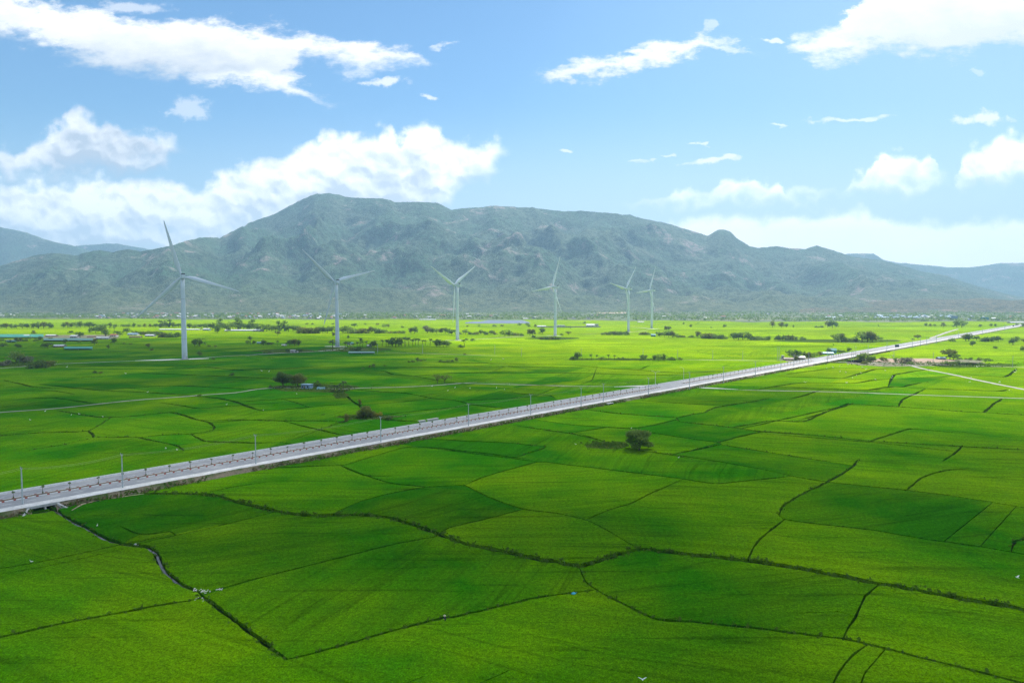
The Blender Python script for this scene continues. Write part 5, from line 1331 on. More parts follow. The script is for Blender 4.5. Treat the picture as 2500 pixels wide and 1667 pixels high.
cluster(K3, 'the tree line right of the sixth turbine', [(1330, 460, 44, 'palm'), (1360, 462, 42), (1400, 462, 48), (1440, 463, 54), (1475, 464, 52), (1510, 464, 36, 'bush'), (1550, 464, 24, 'bush'), (1575, 464, 20, 'bush'), (1415, 402, 38), (1440, 400, 36), (1640, 372, 24), (1578, 346, 16), (1830, 378, 12, 'bush'), (1955, 376, 28)], 'trees right of the sixth turbine')
cluster(K3, 'the long tree line behind the bright rice', [(1650, 466, 26, 'bush'), (1710, 468, 56), (1760, 474, 40, 'bush'), (1795, 476, 52, 'bush'), (1830, 476, 56, 'bush'), (1870, 477, 54, 'bush'), (1910, 478, 44, 'bush'), (1950, 480, 36, 'bush'), (2040, 487, 62), (2080, 488, 66), (2120, 488, 66), (2165, 488, 60), (2205, 490, 42, 'bush'), (2250, 490, 44, 'bush'), (2295, 490, 36, 'bush'), (2340, 490, 40, 'bush')], 'long tree line behind the bright rice')
cluster(K3, 'the hedge strip in the bright rice', [(600, 670, 66), (562, 670, 36, 'bush'), (645, 670, 18, 'bush'), (690, 672, 16, 'bush'), (730, 670, 48, 'palm'), (780, 670, 44, 'palm'), (822, 670, 32, 'bush'), (860, 672, 18, 'bush'), (888, 670, 46, 'palm'), (940, 670, 40, 'palm'), (985, 670, 24, 'bush'), (1025, 670, 28, 'bush'), (1070, 672, 18, 'bush'), (1130, 673, 14, 'bush'), (1205, 674, 50), (1260, 675, 16, 'bush'), (1310, 676, 44), (1350, 677, 56), (1390, 676, 52), (1445, 674, 28, 'bush'), (1480, 674, 32, 'bush'), (1545, 672, 30, 'bush'), (1180, 674, 20, 'bush')], 'hedge strip in the bright rice')
cluster(K4, 'the tree line left of the umbrella grove', [(10, 490, 34), (100, 487, 48, 'bush'), (130, 487, 46, 'bush'), (200, 487, 48, 'bush'), (235, 487, 46, 'bush'), (318, 488, 34, 'bush')], 'trees left of the large grove')
cluster(K4, 'the large grove left of the road', [(645, 506, 74), (675, 506, 72), (720, 506, 46, 'bush'), (765, 507, 44, 'bush'), (810, 508, 40, 'bush'), (865, 508, 88, 'broad', 1.2), (915, 508, 90, 'broad', 1.2), (960, 508, 76), (1005, 482, 40, 'bush'), (1035, 506, 22, 'bush')], 'large grove left of the road')
cluster(K4, 'the sheds beside the road', [(245, 668, 88), (270, 628, 38), (297, 630, 36), (335, 652, 50), (372, 654, 50), (428, 648, 42), (475, 642, 46), (255, 678, 40), (555, 612, 48), (650, 604, 34, 'bush'), (690, 604, 26, 'bush'), (745, 602, 42), (385, 650, 30, 'bush')], 'trees at the sheds beside the road')
cluster(K4, 'the roadside plot right of the road', [(862, 690, 66), (885, 688, 76), (940, 690, 54), (970, 688, 48), (885, 708, 34, 'bush'), (1045, 692, 46), (1080, 697, 42), (1020, 692, 14, 'bush'), (1175, 697, 40), (1255, 702, 66, 'grey', 1.2), (1285, 702, 62, 'grey', 1.1), (1310, 712, 30, 'bush'), (815, 678, 30, 'bush')], 'trees on the roadside plot')
cluster(K4, 'the garden behind the long white track', [(1672, 668, 84, 'umbrella', 1.0), (1703, 672, 62), (1635, 712, 38, 'bush'), (1690, 714, 34, 'bush'), (1725, 716, 36, 'bush'), (1765, 716, 42, 'bush'), (1500, 705, 14, 'bush'), (1855, 672, 28, 'bush'), (1820, 668, 16, 'bush'), (1760, 666, 22, 'bush'), (1940, 676, 30, 'bush'), (2005, 682, 34, 'bush'), (2050, 680, 18, 'bush'), (1940, 712, 20, 'bush'), (1420, 716, 12, 'bush')], 'plants of the garden behind the white track')
cluster(K4, 'the fields right of the road', [(1880, 547, 48), (2090, 567, 24, 'bush'), (1690, 503, 38, 'bush'), (1815, 497, 56), (1845, 498, 62), (1915, 495, 44), (1990, 503, 44, 'bush'), (2030, 503, 46, 'bush'), (2075, 504, 46), (2115, 505, 52), (2250, 534, 62), (2285, 505, 46), (2345, 596, 48), (2345, 510, 30), (1330, 486, 14, 'bush'), (1378, 486, 40, 'umbrella')], 'trees in the fields right of the road')
cluster(K4, 'the distant fields left of the road', [(40, 372, 52), (122, 376, 46), (168, 374, 34), (232, 374, 20), (548, 376, 56), (590, 377, 60), (625, 374, 42), (450, 377, 20, 'bush'), (490, 376, 22, 'bush'), (1450, 364, 28), (1490, 366, 24), (1530, 366, 22), (1610, 372, 40), (1735, 374, 60), (1780, 376, 62), (1950, 372, 26), (2050, 366, 26), (2085, 366, 24), (2285, 360, 24), (2345, 372, 34)], 'trees in the distant fields left of the road')
plant('lone', 1561, 1097, 54, 'round lone tree with its own shadow in the middle of the near paddies', wk=1.5)
plant('thicket', 897, 1019, 44, 'wide dark thicket tree at the bund junction left of the road', wk=.85)
plant('nearbush', 925, 1016, 15, 'yellow-green bush at the foot of the wide thicket tree', wk=1.3, var=1)
plant('nearbush', 950, 1025, 16, 'dark round bush alone in the rice right of the thicket tree', var=0)
plant('nearbush', 846, 1029, 24, 'ragged leaning small tree on the bund left of the thicket tree', var=2, wk=.9)
plant('nearbush', 879, 987, 15, 'small upright tree on the bund just behind the thicket tree', var=2, wk=1.1)
plant('dense', 692, 944, 42, 'large dark tree left of the blue-grey hut, nearest the hut yard edge', var=0, wk=1.15)
plant('dense', 727, 943, 37, 'brownish-green spreading tree just behind the blue-grey hut', var=1, wk=1.2)
plant('nearbush', 661, 946, 9, 'small bush at the left end of the blue-grey hut yard', var=0)
plant('nearbush', 774, 944, 19, 'dark bushy tree just right of the blue-grey hut', var=0, wk=.9)
K2b = K2
cluster(K2, 'the palm patch right of the blue-grey hut', [(690, 962, 62, 'palm'), (722, 964, 60, 'palm'), (752, 962, 50, 'palm'), (772, 962, 70, 'palm'), (800, 958, 88, 'palm'), (835, 958, 52, 'palm'), (862, 956, 50, 'palm'), (885, 955, 40, 'palm'), (650, 958, 44, 'palm'), (700, 966, 30, 'bush'), (760, 966, 24, 'bush')], 'palms right of the blue-grey hut')
plant('open', 1068, 936, 26, 'left flat-topped tree of the pair beside the curving field path', 'pair of flat-topped trees', var=0, wk=1.0)
plant('open', 1086, 935, 25, 'right flat-topped tree of the pair beside the curving field path', 'pair of flat-topped trees', var=1, wk=1.0)

# ---- saplings planted down the median
SAP = []
for i in range(3):
    r = random.Random(200 + i); h_ = 2.3
    tr = MB().tube([(0, 0, -.05), (r.uniform(-.04, .04), 0, 1.1), (r.uniform(-.08, .08), 0, 1.75)], [.07, .05, .035], 6).mesh('trunk', BARK)
    cr = leaves(200 + i, [(0, 0, 1.95, .36, .36, .27), (.14, .1, 2.15, .22, .22, .2), (0, 0, .45, .13, .13, .35)], 105, .13, LF_DARK)
    SAP.append((tr, cr))
s_ = road_row(33, 1217); i = 0
while s_ < 760:
    if not (J1[0] - 2 < s_ < J1[1] + 2 or J2[0] - 2 < s_ < J2[1] + 2):
        p = road_pt(s_ + trd.uniform(-.5, .5), trd.uniform(-.15, .15), Z + .26)
        lab = f'thin sapling in the road median, {ordw(i)} from the bridge end' if i < 40 else ('thin sapling in the road median between the hut bend and the first crossroads' if s_ < J1[0] else 'thin sapling in the road median beyond the first crossroads')
        o = tag(empty('median_sapling', p, trd.uniform(0, 6.28)), lab, 'sapling', 'saplings planted along the road median')
        tr, cr = SAP[trd.randrange(3)]
        link_mesh('trunk', tr, None, o); link_mesh('crown', cr, None, o)
        k = trd.uniform(.8, 1.25); o.scale = (k * 1.15, k * 1.15, k)
        i += 1
    s_ += 7.6

# ---- weeds on bunds and road banks, scrub at the mountain foot (uncountable)
def tufts(name, pts, size, mat, per, seed, spread):
    r = np.random.default_rng(seed); P_ = []
    for (x, y, z, k) in pts:
        m_ = max(1, int(per * k))
        q = r.normal(size=(m_, 3)) * np.array([spread, spread, spread * .35]) * k + np.array([x, y, z]); P_.append(q)
    p = np.concatenate(P_); n_ = len(p)
    a = r.normal(size=(n_, 3)); a[:, 2] *= .25; a /= np.linalg.norm(a, axis=1)[:, None]
    up = np.stack([r.normal(size=n_) * .45, r.normal(size=n_) * .45, np.ones(n_)], axis=1)
    s = (size * r.uniform(.5, 1.4, n_))[:, None]
    q = np.stack([p - a * s * .5, p + a * s * .5, p + a * s * .3 + up * s * .8, p - a * s * .3 + up * s * .8], axis=1).reshape(-1, 3)
    me = bpy.data.meshes.new(name); me.from_pydata(q.tolist(), [], np.arange(n_ * 4).reshape(-1, 4).tolist()); me.materials.append(mat); me.update()
    return tag(link_mesh(name, me), kind='stuff')
LF_WEED = leaf_mat('weed_leaves', (.028, .080, .006), (.085, .155, .014), .35)
LF_DRY = leaf_mat('dry_weeds', (.055, .060, .018), (.19, .155, .075), .15)
wr = random.Random(8)
pts = []
for (src_pts, wd) in [b for b in BUNDS if b[1] >= .7]:
    g = [G(*p) for p in src_pts]
    if g[0].y > 420: continue
    rs = resample(g)
    for a, b in zip(rs[:-1], rs[1:]):
        L_ = np.linalg.norm(b - a); d = (b - a) / (L_ + 1e-9); nn = np.array([-d[1], d[0]])
        for _ in range(max(1, int(L_ * (1.1 if wd > 1.5 else .5)))):
            t = wr.random(); e = wr.choice((-1, 1)) * wd * wr.uniform(.32, .72)
            p = a + (b - a) * t + nn * e
            pts.append((p[0], p[1], -.25 + wr.uniform(0, .3), wr.uniform(.5, 1.3) * (1.0 if wd > 1.5 else .55)))
tufts('bund_weeds', pts, .55, LF_WEED, 7, 31, .38)
pts, pd = [], []
s_ = S0 + 150
while s_ < 900:
    dens = noise.noise(Vector((s_ * .035, 3.3, 0)))
    t = -14.1 + wr.uniform(-1.3, 1.1)
    if dens > -.25 and not (BR0 - .5 < s_ < BR1 + 1):
        p = road_pt(s_, t, .05 + (t + 15.2) * .3)
        (pts if wr.random() < .5 + .5 * dens else pd).append((p.x, p.y, p.z, wr.uniform(.5, 1.5) * max(1, p.y / 400)))
    s_ += .55 if s_ < 350 else 1.1
tufts('roadside_weeds', pts, .6, LF_WEED, 6, 33, .45); tufts('roadside_weeds', pd, .6, LF_DRY, 6, 34, .45)
pts = []
for (px, py, rx, ry, nn) in [(1480, 1086, 46, 7, 120), (898, 1019, 60, 4, 200), (770, 948, 100, 6, 300), (828, 963, 12, 9, 60), (60, 888, 60, 4, 120), (850, 857, 90, 4, 120), (1530, 877, 130, 1.5, 160), (2230, 888, 170, 5, 260), (2370, 893, 80, 4, 120), (1350, 827, 50, 2, 60), (60, 1232, 45, 6, 120)]:
    for _ in range(nn):
        g = G(px + wr.gauss(0, .5) * rx, py + wr.gauss(0, .5) * ry); pts.append((g.x, g.y, 0.05, wr.uniform(.5, 1.4) * max(1, g.y / 420)))
tufts('weed_patch', pts, .6, LF_WEED, 5, 35, .45)
# mountain-foot scrub
sr = np.random.default_rng(12); P_ = []
while len(P_) < 9000:
    u = sr.uniform(-.95, .95); d = sr.uniform(2150, 4500)
    if d < float(np.interp(u, [-1.3, -.75, -.4, 0, .2, .4, .7, 1.3], [2600, 2550, 2420, 2400, 2260, 2120, 2150, 2300])) + 40: continue
    if noise.noise(Vector((u * d / 260, d / 420, 5.0))) + (d < 3300) * .22 < sr.uniform(-.45, .25): continue
    P_.append((u * d, d, 0.4 + max(0, (d - 3900) * .03), sr.uniform(.6, 1.5)))
def scrub(name, pts, mat, seed, n_=9):
    r = np.random.default_rng(seed); Q = []
    for (x, y, z, k) in pts:
        q = r.normal(size=(n_, 3)) * np.array([3.2, 3.2, 1.3]) * k + np.array([x, y, z + 2.4 * k]); Q.append(q)
    p = np.concatenate(Q); m_ = len(p)
    nrm = r.normal(size=(m_, 3)) + np.array([0, -.5, .6]); nrm /= np.linalg.norm(nrm, axis=1)[:, None]
    a = np.cross(nrm, r.normal(size=(m_, 3))); a /= np.linalg.norm(a, axis=1)[:, None]; b = np.cross(nrm, a)
    s = r.uniform(1.2, 2.8, m_)[:, None]
    q = np.stack([p - a * s, p - b * s, p + a * s, p + b * s], axis=1).reshape(-1, 3)
    me = bpy.data.meshes.new(name); me.from_pydata(q.tolist(), [], np.arange(m_ * 4).reshape(-1, 4).tolist()); me.materials.append(mat); me.update()
    tag(link_mesh(name, me), kind='stuff')
scrub('scrub_woodland', P_[:5200], LF_MID, 13); scrub('scrub_woodland', P_[5200:], LF_DARK, 14)

# ================================================================== buildings
WALLS = [plain('white_wall', (.58, .57, .54), var=.2, scale=.3), plain('grey_wall', (.33, .33, .32), var=.25, scale=.3), plain('blue_wall', (.22, .33, .42), var=.2, scale=.3), plain('brown_wall', (.20, .15, .11), var=.3, scale=.3), plain('teal_wall', (.07, .30, .31), var=.2, scale=.3)]
ROOFS = [plain('pale_tin', (.55, .57, .58), rough=.5, var=.25, scale=.3), plain('blue_tin', (.23, .36, .47), rough=.5, var=.2, scale=.3), plain('red_tile', (.36, .14, .09), var=.3, scale=.3), plain('rust_tin', (.20, .14, .11), rough=.6, var=.4, scale=.3), plain('teal_tin', (.08, .32, .33), rough=.5, var=.2, scale=.3)]
GLASS = plain('window_dark', (.03, .035, .04), rough=.15, spec=.5, var=.1)
def house(px, py, wpx, hpx, label, wall=0, roof=0, rz=0.0, group=None, name='hut', cat='hut', depth=.6, flat=False, detail=True):
    g = G(px, py); k = g.y / F
    w_, h_ = wpx * k, hpx * k
    d_ = max(3.0, min(w_ * depth, 9.0 if w_ < 30 else 18))
    o = tag(empty(name, (g.x, g.y + d_ / 2, -.3), rz), label, cat, group)
    eh = h_ * (.62 if not flat else .86)
    MB().box((0, 0, eh / 2), (w_, d_, eh)).obj('wall', WALLS[wall], o)
    m = MB(); ov = .35
    x0, y0 = w_ / 2 + ov, d_ / 2 + ov
    if flat:
        m.box((0, 0, eh + .12), (w_ + .6, d_ + .6, .24))
    else:
        v = [(-x0, -y0, eh - .1), (x0, -y0, eh - .1), (x0, 0, h_), (-x0, 0, h_), (x0, y0, eh - .1), (-x0, y0, eh - .1)]
        b = [(a, c, z - .14) for a, c, z in v]
        m.v = v + b; m.f = [(0, 1, 2, 3), (3, 2, 4, 5), (6, 9, 8, 7), (9, 11, 10, 8), (0, 3, 9, 6), (3, 5, 11, 9), (1, 7, 8, 2), (2, 8, 10, 4), (0, 6, 7, 1), (5, 4, 10, 11)]; m.m = [0] * 10
    m.obj('roof', ROOFS[roof], o)
    if detail:
        MB().box((-w_ * .12, -d_ / 2 - .04, eh * .36), (min(1.1, w_ * .2), .1, eh * .72)).obj('door', WALLS[3], o)
        for sx in (-.34, .24): MB().box((w_ * sx, -d_ / 2 - .04, eh * .55), (min(1.3, w_ * .16), .1, eh * .34)).obj('window', GLASS, o)
    return o
def hk(K, x, y, w_, h_, k, *a, **kw):
    (px, py), = K([(x, y)]); return house(px, py, w_ * k, h_ * k, *a, **kw)
Q = .2657
hk(K2, 462, 938, 92, 50, Q, 'blue-grey block hut with a flat roof beside the field path', 2, 1, -.25, name='field_hut', flat=True)
hk(K2, 345, 606, 66, 30, Q, 'white hut on the track left of the second turbine', 0, 0, .1, name='field_hut', flat=True)
hk(K2, 256, 542, 42, 16, Q, 'low white hut between dark trees left of the second turbine', 0, 0, .1, name='field_hut')
hk(K2, 28, 524, 40, 20, Q, 'teal-walled hut half hidden by dark trees, left of the white huts', 4, 1, .1, name='field_hut')
hk(K2, 862, 535, 55, 26, Q, 'teal-roofed hut among the palms beside the second turbine', 0, 4, .2, name='field_hut')
hk(K2, 1040, 553, 40, 22, Q, 'grey-walled hut at the right of the palm grove', 1, 0, .2, name='field_hut')
hk(K2, 15, 412, 90, 24, Q, 'long pale-roofed house in the tree belt left of the second turbine', 1, 0, .1, name='farm_house', cat='house')
for i, (x, y, w_, h_, wa, ro, lab) in enumerate([(675, 474, 66, 34, 1, 0, 'tall grey house with pale roof at the left of the hamlet'), (460, 458, 90, 20, 3, 0, 'long low shed with pale roof and dark open front, left of the hamlet'), (935, 482, 112, 24, 1, 0, 'wide shed with pale grey roof in the middle of the hamlet'), (1040, 458, 60, 26, 0, 2, 'white house with a reddish roof in the middle of the hamlet'), (1215, 447, 90, 24, 0, 1, 'pale house with a bluish roof at the right of the hamlet'), (1235, 468, 100, 16, 3, 3, 'long brown shed in front of the bluish-roofed hamlet house'), (1372, 458, 84, 22, 1, 0, 'grey-roofed house below the orchard trees'), (240, 457, 50, 18, 0, 0, 'small white house at the teal nets on the far left'), (532, 556, 92, 26, 3, 0, 'dark shed with a pale sloping roof beside the teal net strip'), (1893, 402, 60, 22, 2, 0, 'blue-white house right of the first turbine tower'), (830, 466, 60, 14, 3, 3, 'low brown shed left of the wide hamlet shed'), (110, 500, 120, 16, 3, 3, 'long low brown shed among the net sheds')]):
    hk(K1, x, y, w_, h_, Q, lab, wa, ro, .08 * (i % 3 - 1), name='farm_house', cat='house')
hk(K4, 205, 675, 96, 26, Q, 'brown shed with rusty roof beside the road, left of the pale-roofed shed', 3, 3, -.2, name='roadside_shed', cat='shed')
hk(K4, 298, 668, 92, 34, Q, 'shed with a pale tin roof beside the road by small trees', 3, 0, -.2, name='roadside_shed', cat='shed')
hk(K4, 140, 662, 18, 36, Q, 'small white tank-like hut at the left of the roadside sheds', 0, 0, 0, name='roadside_shed', cat='shed', flat=True)
hk(K4, 596, 612, 72, 48, Q, 'tall teal house beside the road at the second crossroads', 4, 4, -.3, name='roadside_house', cat='house')
hk(K4, 555, 624, 110, 26, Q, 'low dark teal shed in front of the tall teal house', 4, 4, -.3, name='roadside_shed', cat='shed')
hk(K4, 1602, 667, 72, 24, Q, 'grey open shed left of the umbrella trees in the garden', 1, 1, .1, name='garden_shed', cat='shed')
hk(K3, 1300, 458, 40, 26, Q, 'small teal hut at the left end of a dark tree line', 4, 4, .1, name='field_hut')
hk(K3, 1185, 328, 56, 10, Q, 'long pale-roofed house at the field edge between two turbines', 1, 0, 0, name='farm_house', cat='house')
for x, y, w_, h_, lab in [(272, 370, 80, 15, 'long white block at the left of the walled compound'), (452, 368, 74, 18, 'white block beside the fourth tower in the walled compound'), (722, 368, 78, 28, 'large white hall at the right of the walled compound'), (780, 362, 32, 24, 'small pale-blue block at the right end of the walled compound')]:
    hk(K3, x, y, w_, h_, Q, lab, 0, 0 if w_ > 40 else 1, 0, name='compound_block', cat='building', flat=w_ < 76)
g0, g1 = (G(*K3([(232, 372)])[0]), G(*K3([(812, 372)])[0]))
cw = tag(MB().box(((g0.x + g1.x) / 2, g0.y - 6, 1.3), (g1.x - g0.x, .4, 2.6)).obj('compound_wall', WALLS[1]), 'long low grey wall in front of the white compound blocks', 'wall')
cw['kind'] = 'thing'
hk(K2, 2120, 270, 230, 12, Q, 'very long white warehouse roof at the mountain foot', 0, 0, 0, name='warehouse', cat='warehouse', flat=True, detail=False)
hk(K2, 1575, 306, 150, 9, Q, 'long white plastic greenhouse at the edge of the far paddies', 0, 0, 0, name='greenhouse', cat='greenhouse', detail=False)
hk(K1, 665, 243, 110, 10, Q, 'long white warehouse above the village at the left', 0, 0, 0, name='warehouse', cat='warehouse', detail=False)
hk(K1, 1640, 398, 370, 12, Q, 'long white plastic tunnel left of the first tower', 0, 0, -.03, name='greenhouse', cat='greenhouse', detail=False)
hk(K1, 2195, 408, 270, 16, Q, 'long white plastic tunnel right of the first tower', 0, 0, -.03, name='greenhouse', cat='greenhouse', detail=False)
hk(K4, 1720, 305, 42, 44, Q, 'tall pale-blue block rising above the blue-roofed settlement', 2, 1, 0, name='tower_block', cat='building', flat=True, detail=False)
hk(K4, 578, 288, 90, 16, Q, 'long pale-blue roofed hall at the mountain foot left of the settlement', 0, 1, 0, name='warehouse', cat='warehouse', detail=False)
hk(K4, 2000, 305, 60, 28, Q, 'teal-blue block at the right of the blue-roofed settlement', 4, 4, 0, name='tower_block', cat='building', flat=True, detail=False)
hk(K4, 2300, 335, 130, 12, Q, 'long grey viaduct-like hall at the far end of the road', 1, 0, 0, name='warehouse', cat='warehouse', detail=False)
# net sheds
netm = plain('teal_net', (.05, .25, .18), var=.35, scale=.05)
netg = plain('grey_green_net', (.13, .26, .22), var=.3, scale=.05)
def nets(K, x0, x1, y0, y1, h_, mat, lab):
    a, b, c, d = [G(*p) for p in K([(x0, y1), (x1, y1), (x1, y0), (x0, y0)])]
    o = tag(empty('net_shed', ((a.x + b.x) / 2, a.y, 0)), lab, 'net shed')
    q = [Vector((p.x - o.location.x, p.y - o.location.y, 0)) for p in (a, b, c, d)]
    m = MB(); k = len(m.v)
    m.v = [(p.x, p.y, h_ - .06) for p in q] + [(p.x, p.y, h_) for p in q]
    m.f = [(3, 2, 1, 0), (4, 5, 6, 7), (0, 1, 5, 4), (1, 2, 6, 5), (2, 3, 7, 6), (3, 0, 4, 7)]; m.m = [0] * 6
    m.obj('net_cover', mat, o)
    for p in q + [(q[0] + q[1]) / 2, (q[2] + q[3]) / 2]: MB().tube([(p.x, p.y, -.3), (p.x, p.y, h_ - .07)], .12, 5).obj('post', metal, o)
nets(K1, -60, 400, 444, 472, 1.7, netm, 'wide teal net shed at the far left edge of the plain')
nets(K1, 590, 850, 560, 580, 1.6, netm, 'bright teal net strip right of the dark shed')
nets(K1, 400, 860, 482, 502, 1.8, netg, 'long grey-green net strip in front of the hamlet')
nets(K1, 60, 150, 502, 512, 1.8, netm, 'small teal net patch before the low brown shed')
nets(K2, 850, 1090, 602, 616, 1.2, netg, 'dull green net plot in front of the palm grove')
ta = G(*K2([(600, 942)])[0])
tp = MB(); 
for k in range(9):
    x = -3 + 6 * k / 8; tp.v += [(x, -1.6, .1), (x, 0, 1.7 + .15 * math.sin(k)), (x, 1.6, .1)]
for k in range(8):
    for j in (0, 1): tp.f.append((3 * k + j, 3 * k + 3 + j, 3 * k + 4 + j, 3 * k + 1 + j)); tp.m.append(0)
t_ = tag(tp.obj('tarpaulin', plain('grey_teal_tarp', (.20, .36, .36), var=.3)), 'grey-teal tarpaulin ridge between the hut and the palms', 'tarpaulin'); t_.location = (ta.x, ta.y, 0)
# solar rows
solar = plain('solar_panel', (.19, .22, .26), rough=.25, spec=.5, var=.15, scale=.02)
for i in range(6):
    y_ = 340 - 4.2 * i; x0_, x1_ = 1925 + 28 * i + (0 if i < 3 else 60), 2352 + 165 - 12 * i
    a, b = [G(*p) for p in K2([(x0_, y_), (x1_, y_)])]
    o = tag(empty('solar_row', ((a.x + b.x) / 2, a.y, 0)), f'long row of bluish solar panels behind the third turbine, {ordw(i)} from the front', 'solar panels', 'rows of solar panels')
    L_ = (b.x - a.x)
    MB().poly([(-L_ / 2, -6, 1.0), (L_ / 2, -6, 1.0), (L_ / 2, 6, 4.2), (-L_ / 2, 6, 4.2)]).poly([(-L_ / 2, 6, 4.05), (L_ / 2, 6, 4.05), (L_ / 2, -6, .85), (-L_ / 2, -6, .85)]).obj('panel', solar, o)
    for sx in (-.45, -.15, .15, .45): MB().tube([(L_ * sx, 0, -.5), (L_ * sx, 0, 2.4)], .2, 5).obj('support', metal, o)
# village houses at the mountain foot
hr = random.Random(21)
HT = []
for i, (wa, ro) in enumerate([(0, 0), (0, 0), (1, 0), (0, 1), (0, 2), (1, 3)]):
    w_, d_, eh, h_ = hr.uniform(10, 17), hr.uniform(8, 11), hr.uniform(3.2, 5), 0
    h_ = eh + hr.uniform(1.4, 2.4)
    wl_ = MB().box((0, 0, eh / 2), (w_, d_, eh)).mesh('wall', WALLS[wa])
    x0, y0 = w_ / 2 + .5, d_ / 2 + .6
    m = MB(); v = [(-x0, -y0, eh - .2), (x0, -y0, eh - .2), (x0, 0, h_), (-x0, 0, h_), (x0, y0, eh - .2), (-x0, y0, eh - .2)]
    m.v = v; m.f = [(0, 1, 2, 3), (3, 2, 4, 5)]; m.m = [0, 0]
    HT.append((wl_, m.mesh('roof', ROOFS[ro]), ro))
RW = {0: 'pale tin', 1: 'bluish', 2: 'red tiled', 3: 'rusty brown'}
def village(n_, x_lo, x_hi, y_lo, y_hi, where, kinds, dens=None):
    c = 0
    while c < n_:
        px = hr.uniform(x_lo, x_hi); py = hr.uniform(y_lo, y_hi)
        if dens and hr.random() > dens(px): continue
        g = G(px, py)
        wl_, rf, ro = HT[hr.choice(kinds)]
        o = tag(empty('village_house', (g.x, g.y, .2), hr.choice((0, 1.57)) + hr.uniform(-.35, .35)), f'{RW[ro]} roofed house in {where}', 'house', f'{RW[ro]} roofed houses in {where}')
        link_mesh('wall', wl_, None, o); link_mesh('roof', rf, None, o)
        o.scale = (hr.uniform(.8, 1.5), hr.uniform(.8, 1.3), hr.uniform(.8, 1.2)); c += 1
village(70, 232, 640, 765.5, 778, 'the village behind the first turbine', [0, 0, 1, 1, 2, 4, 3, 5])
village(46, 640, 860, 768, 779, 'the village strip behind the second turbine', [0, 1, 1, 2, 4, 3])
village(12, 0, 230, 766, 776, 'the sparse hamlet at the far left mountain foot', [0, 1, 2])
village(16, 860, 1250, 768, 778, 'the scattered houses behind the third turbine', [0, 1, 4, 5])
village(16, 1280, 1950, 768, 780, 'the scattered houses right of the turbines', [0, 1, 2, 4, 5])
village(44, 2140, 2330, 771.5, 778, 'the blue-roofed settlement at the right', [3, 3, 3, 3, 0])
village(16, 1960, 2500, 772, 784, 'the loose houses around the far end of the road', [0, 1, 2, 3, 4])

# ================================================================== small things in the fields
eg = plain('white_feathers', (.85, .85, .83), var=.08); beak = plain('beak_yellow', (.55, .38, .06), var=.1); legm = plain('bird_legs', (.03, .03, .03), var=.1)
def egret_meshes():
    m = MB()
    m.ell((0, 0, .52), (.15, .30, .15), 0, 12, 8)
    m.tube([(0, .22, .58), (0, .34, .72), (0, .28, .86), (0, .36, .98)], [.07, .045, .04, .045], 8)
    m.ell((0, .39, 1.0), (.05, .085, .05), 0, 10, 6)
    m.tube([(0, -.24, .52), (0, -.46, .46)], [.09, .02], 8)
    body = m.mesh('body', eg, True)
    bk = MB().tube([(0, .46, 1.0), (0, .60, .98)], [.018, .004], 5).mesh('beak', beak)
    lg = [MB().tube([(x, 0, .42), (x, -.05, .2), (x, 0, -.2)], .014, 5).mesh('leg', legm) for x in (-.05, .05)]
    f = MB().ell((0, 0, 0), (.11, .30, .11), 0, 12, 8)
    f.tube([(0, .24, .02), (0, .38, .06)], [.07, .05], 8); f.tube([(0, -.25, 0), (0, -.55, -.02)], [.08, .015], 8)
    fb = f.mesh('body', eg, True)
    wg = []
    for s in (-1, 1):
        w2 = MB()
        for t, ch in ((0, .30), (.35, .34), (.7, .26), (1.0, .05)):
            x = s * (.08 + t * .75); zz = .10 + .30 * math.sin(t * 1.6); yv = -.16 * t * t
            w2.v += [(x, yv + ch * .5, zz), (x, yv, zz + .03), (x, yv - ch * .5, zz - .01)]
        for k in range(3):
            for j in (0, 1): w2.f.append((3 * k + j, 3 * k + 1 + j, 3 * k + 4 + j, 3 * k + 3 + j)); w2.m.append(0)
        wg.append(w2.mesh('wing', eg))
    fbk = MB().tube([(0, .40, .06), (0, .54, .05)], [.02, .004], 5).mesh('beak', beak)
    return (body, bk, lg), (fb, fbk, wg)
EST, EFL = egret_meshes()
def egret(px, py, fly, lab, grp):
    g = G(px, py)
    k = 1.0 * max(.85, min(2.0, g.y / 330))
    o = tag(empty('egret', (g.x, g.y, 1.6 * k if fly else -.05), wr.uniform(0, 6.28)), lab, 'egret', grp); o.scale = (k, k, k)
    if fly:
        link_mesh('body', EFL[0], None, o); link_mesh('beak', EFL[1], None, o)
        for q in EFL[2]: link_mesh('wing', q, None, o)
    else:
        link_mesh('body', EST[0], None, o); link_mesh('beak', EST[1], None, o)
        for q in EST[2]: link_mesh('leg', q, None, o)
def egrets(pts, fly, where):
    pts = sorted(pts)
    for i, (x, y) in enumerate(pts):
        st_ = 'flying' if fly else 'standing'
        egret(x, y + (14 * 300 / max(250, G(x, y).y) * 1.0 if fly else 1.5), fly, f'white egret {st_} {where}' if len(pts) == 1 else f'{ordw(i)} white egret from the left {st_} {where}', f'egrets {st_} {where}')
egrets(Z1([(893, 1068)]), False, 'on the weedy bank of the stream'); egrets(Z1([(290, 1400)]), False, 'on a bund at the lower left')
egrets(Z1([(1523, 330), (1626, 343), (1875, 437)]), True, 'over the rice left of the road')
egrets(Z2([(278, 547), (415, 468), (655, 502), (728, 493), (945, 518), (1356, 293), (2082, 406), (615, 62), (1155, 122)]), False, 'in the shaded rice at the left')
egrets(Z3([(450, 405), (155, 550), (205, 208), (140, 203)]), False, 'in the rice near the blue-grey hut')
egrets(Z3([(1785, 377), (1848, 350), (1980, 357), (1646, 338), (2215, 352), (2285, 367), (2330, 323), (2165, 105), (2275, 97)]), False, 'in the rice below the curving path')
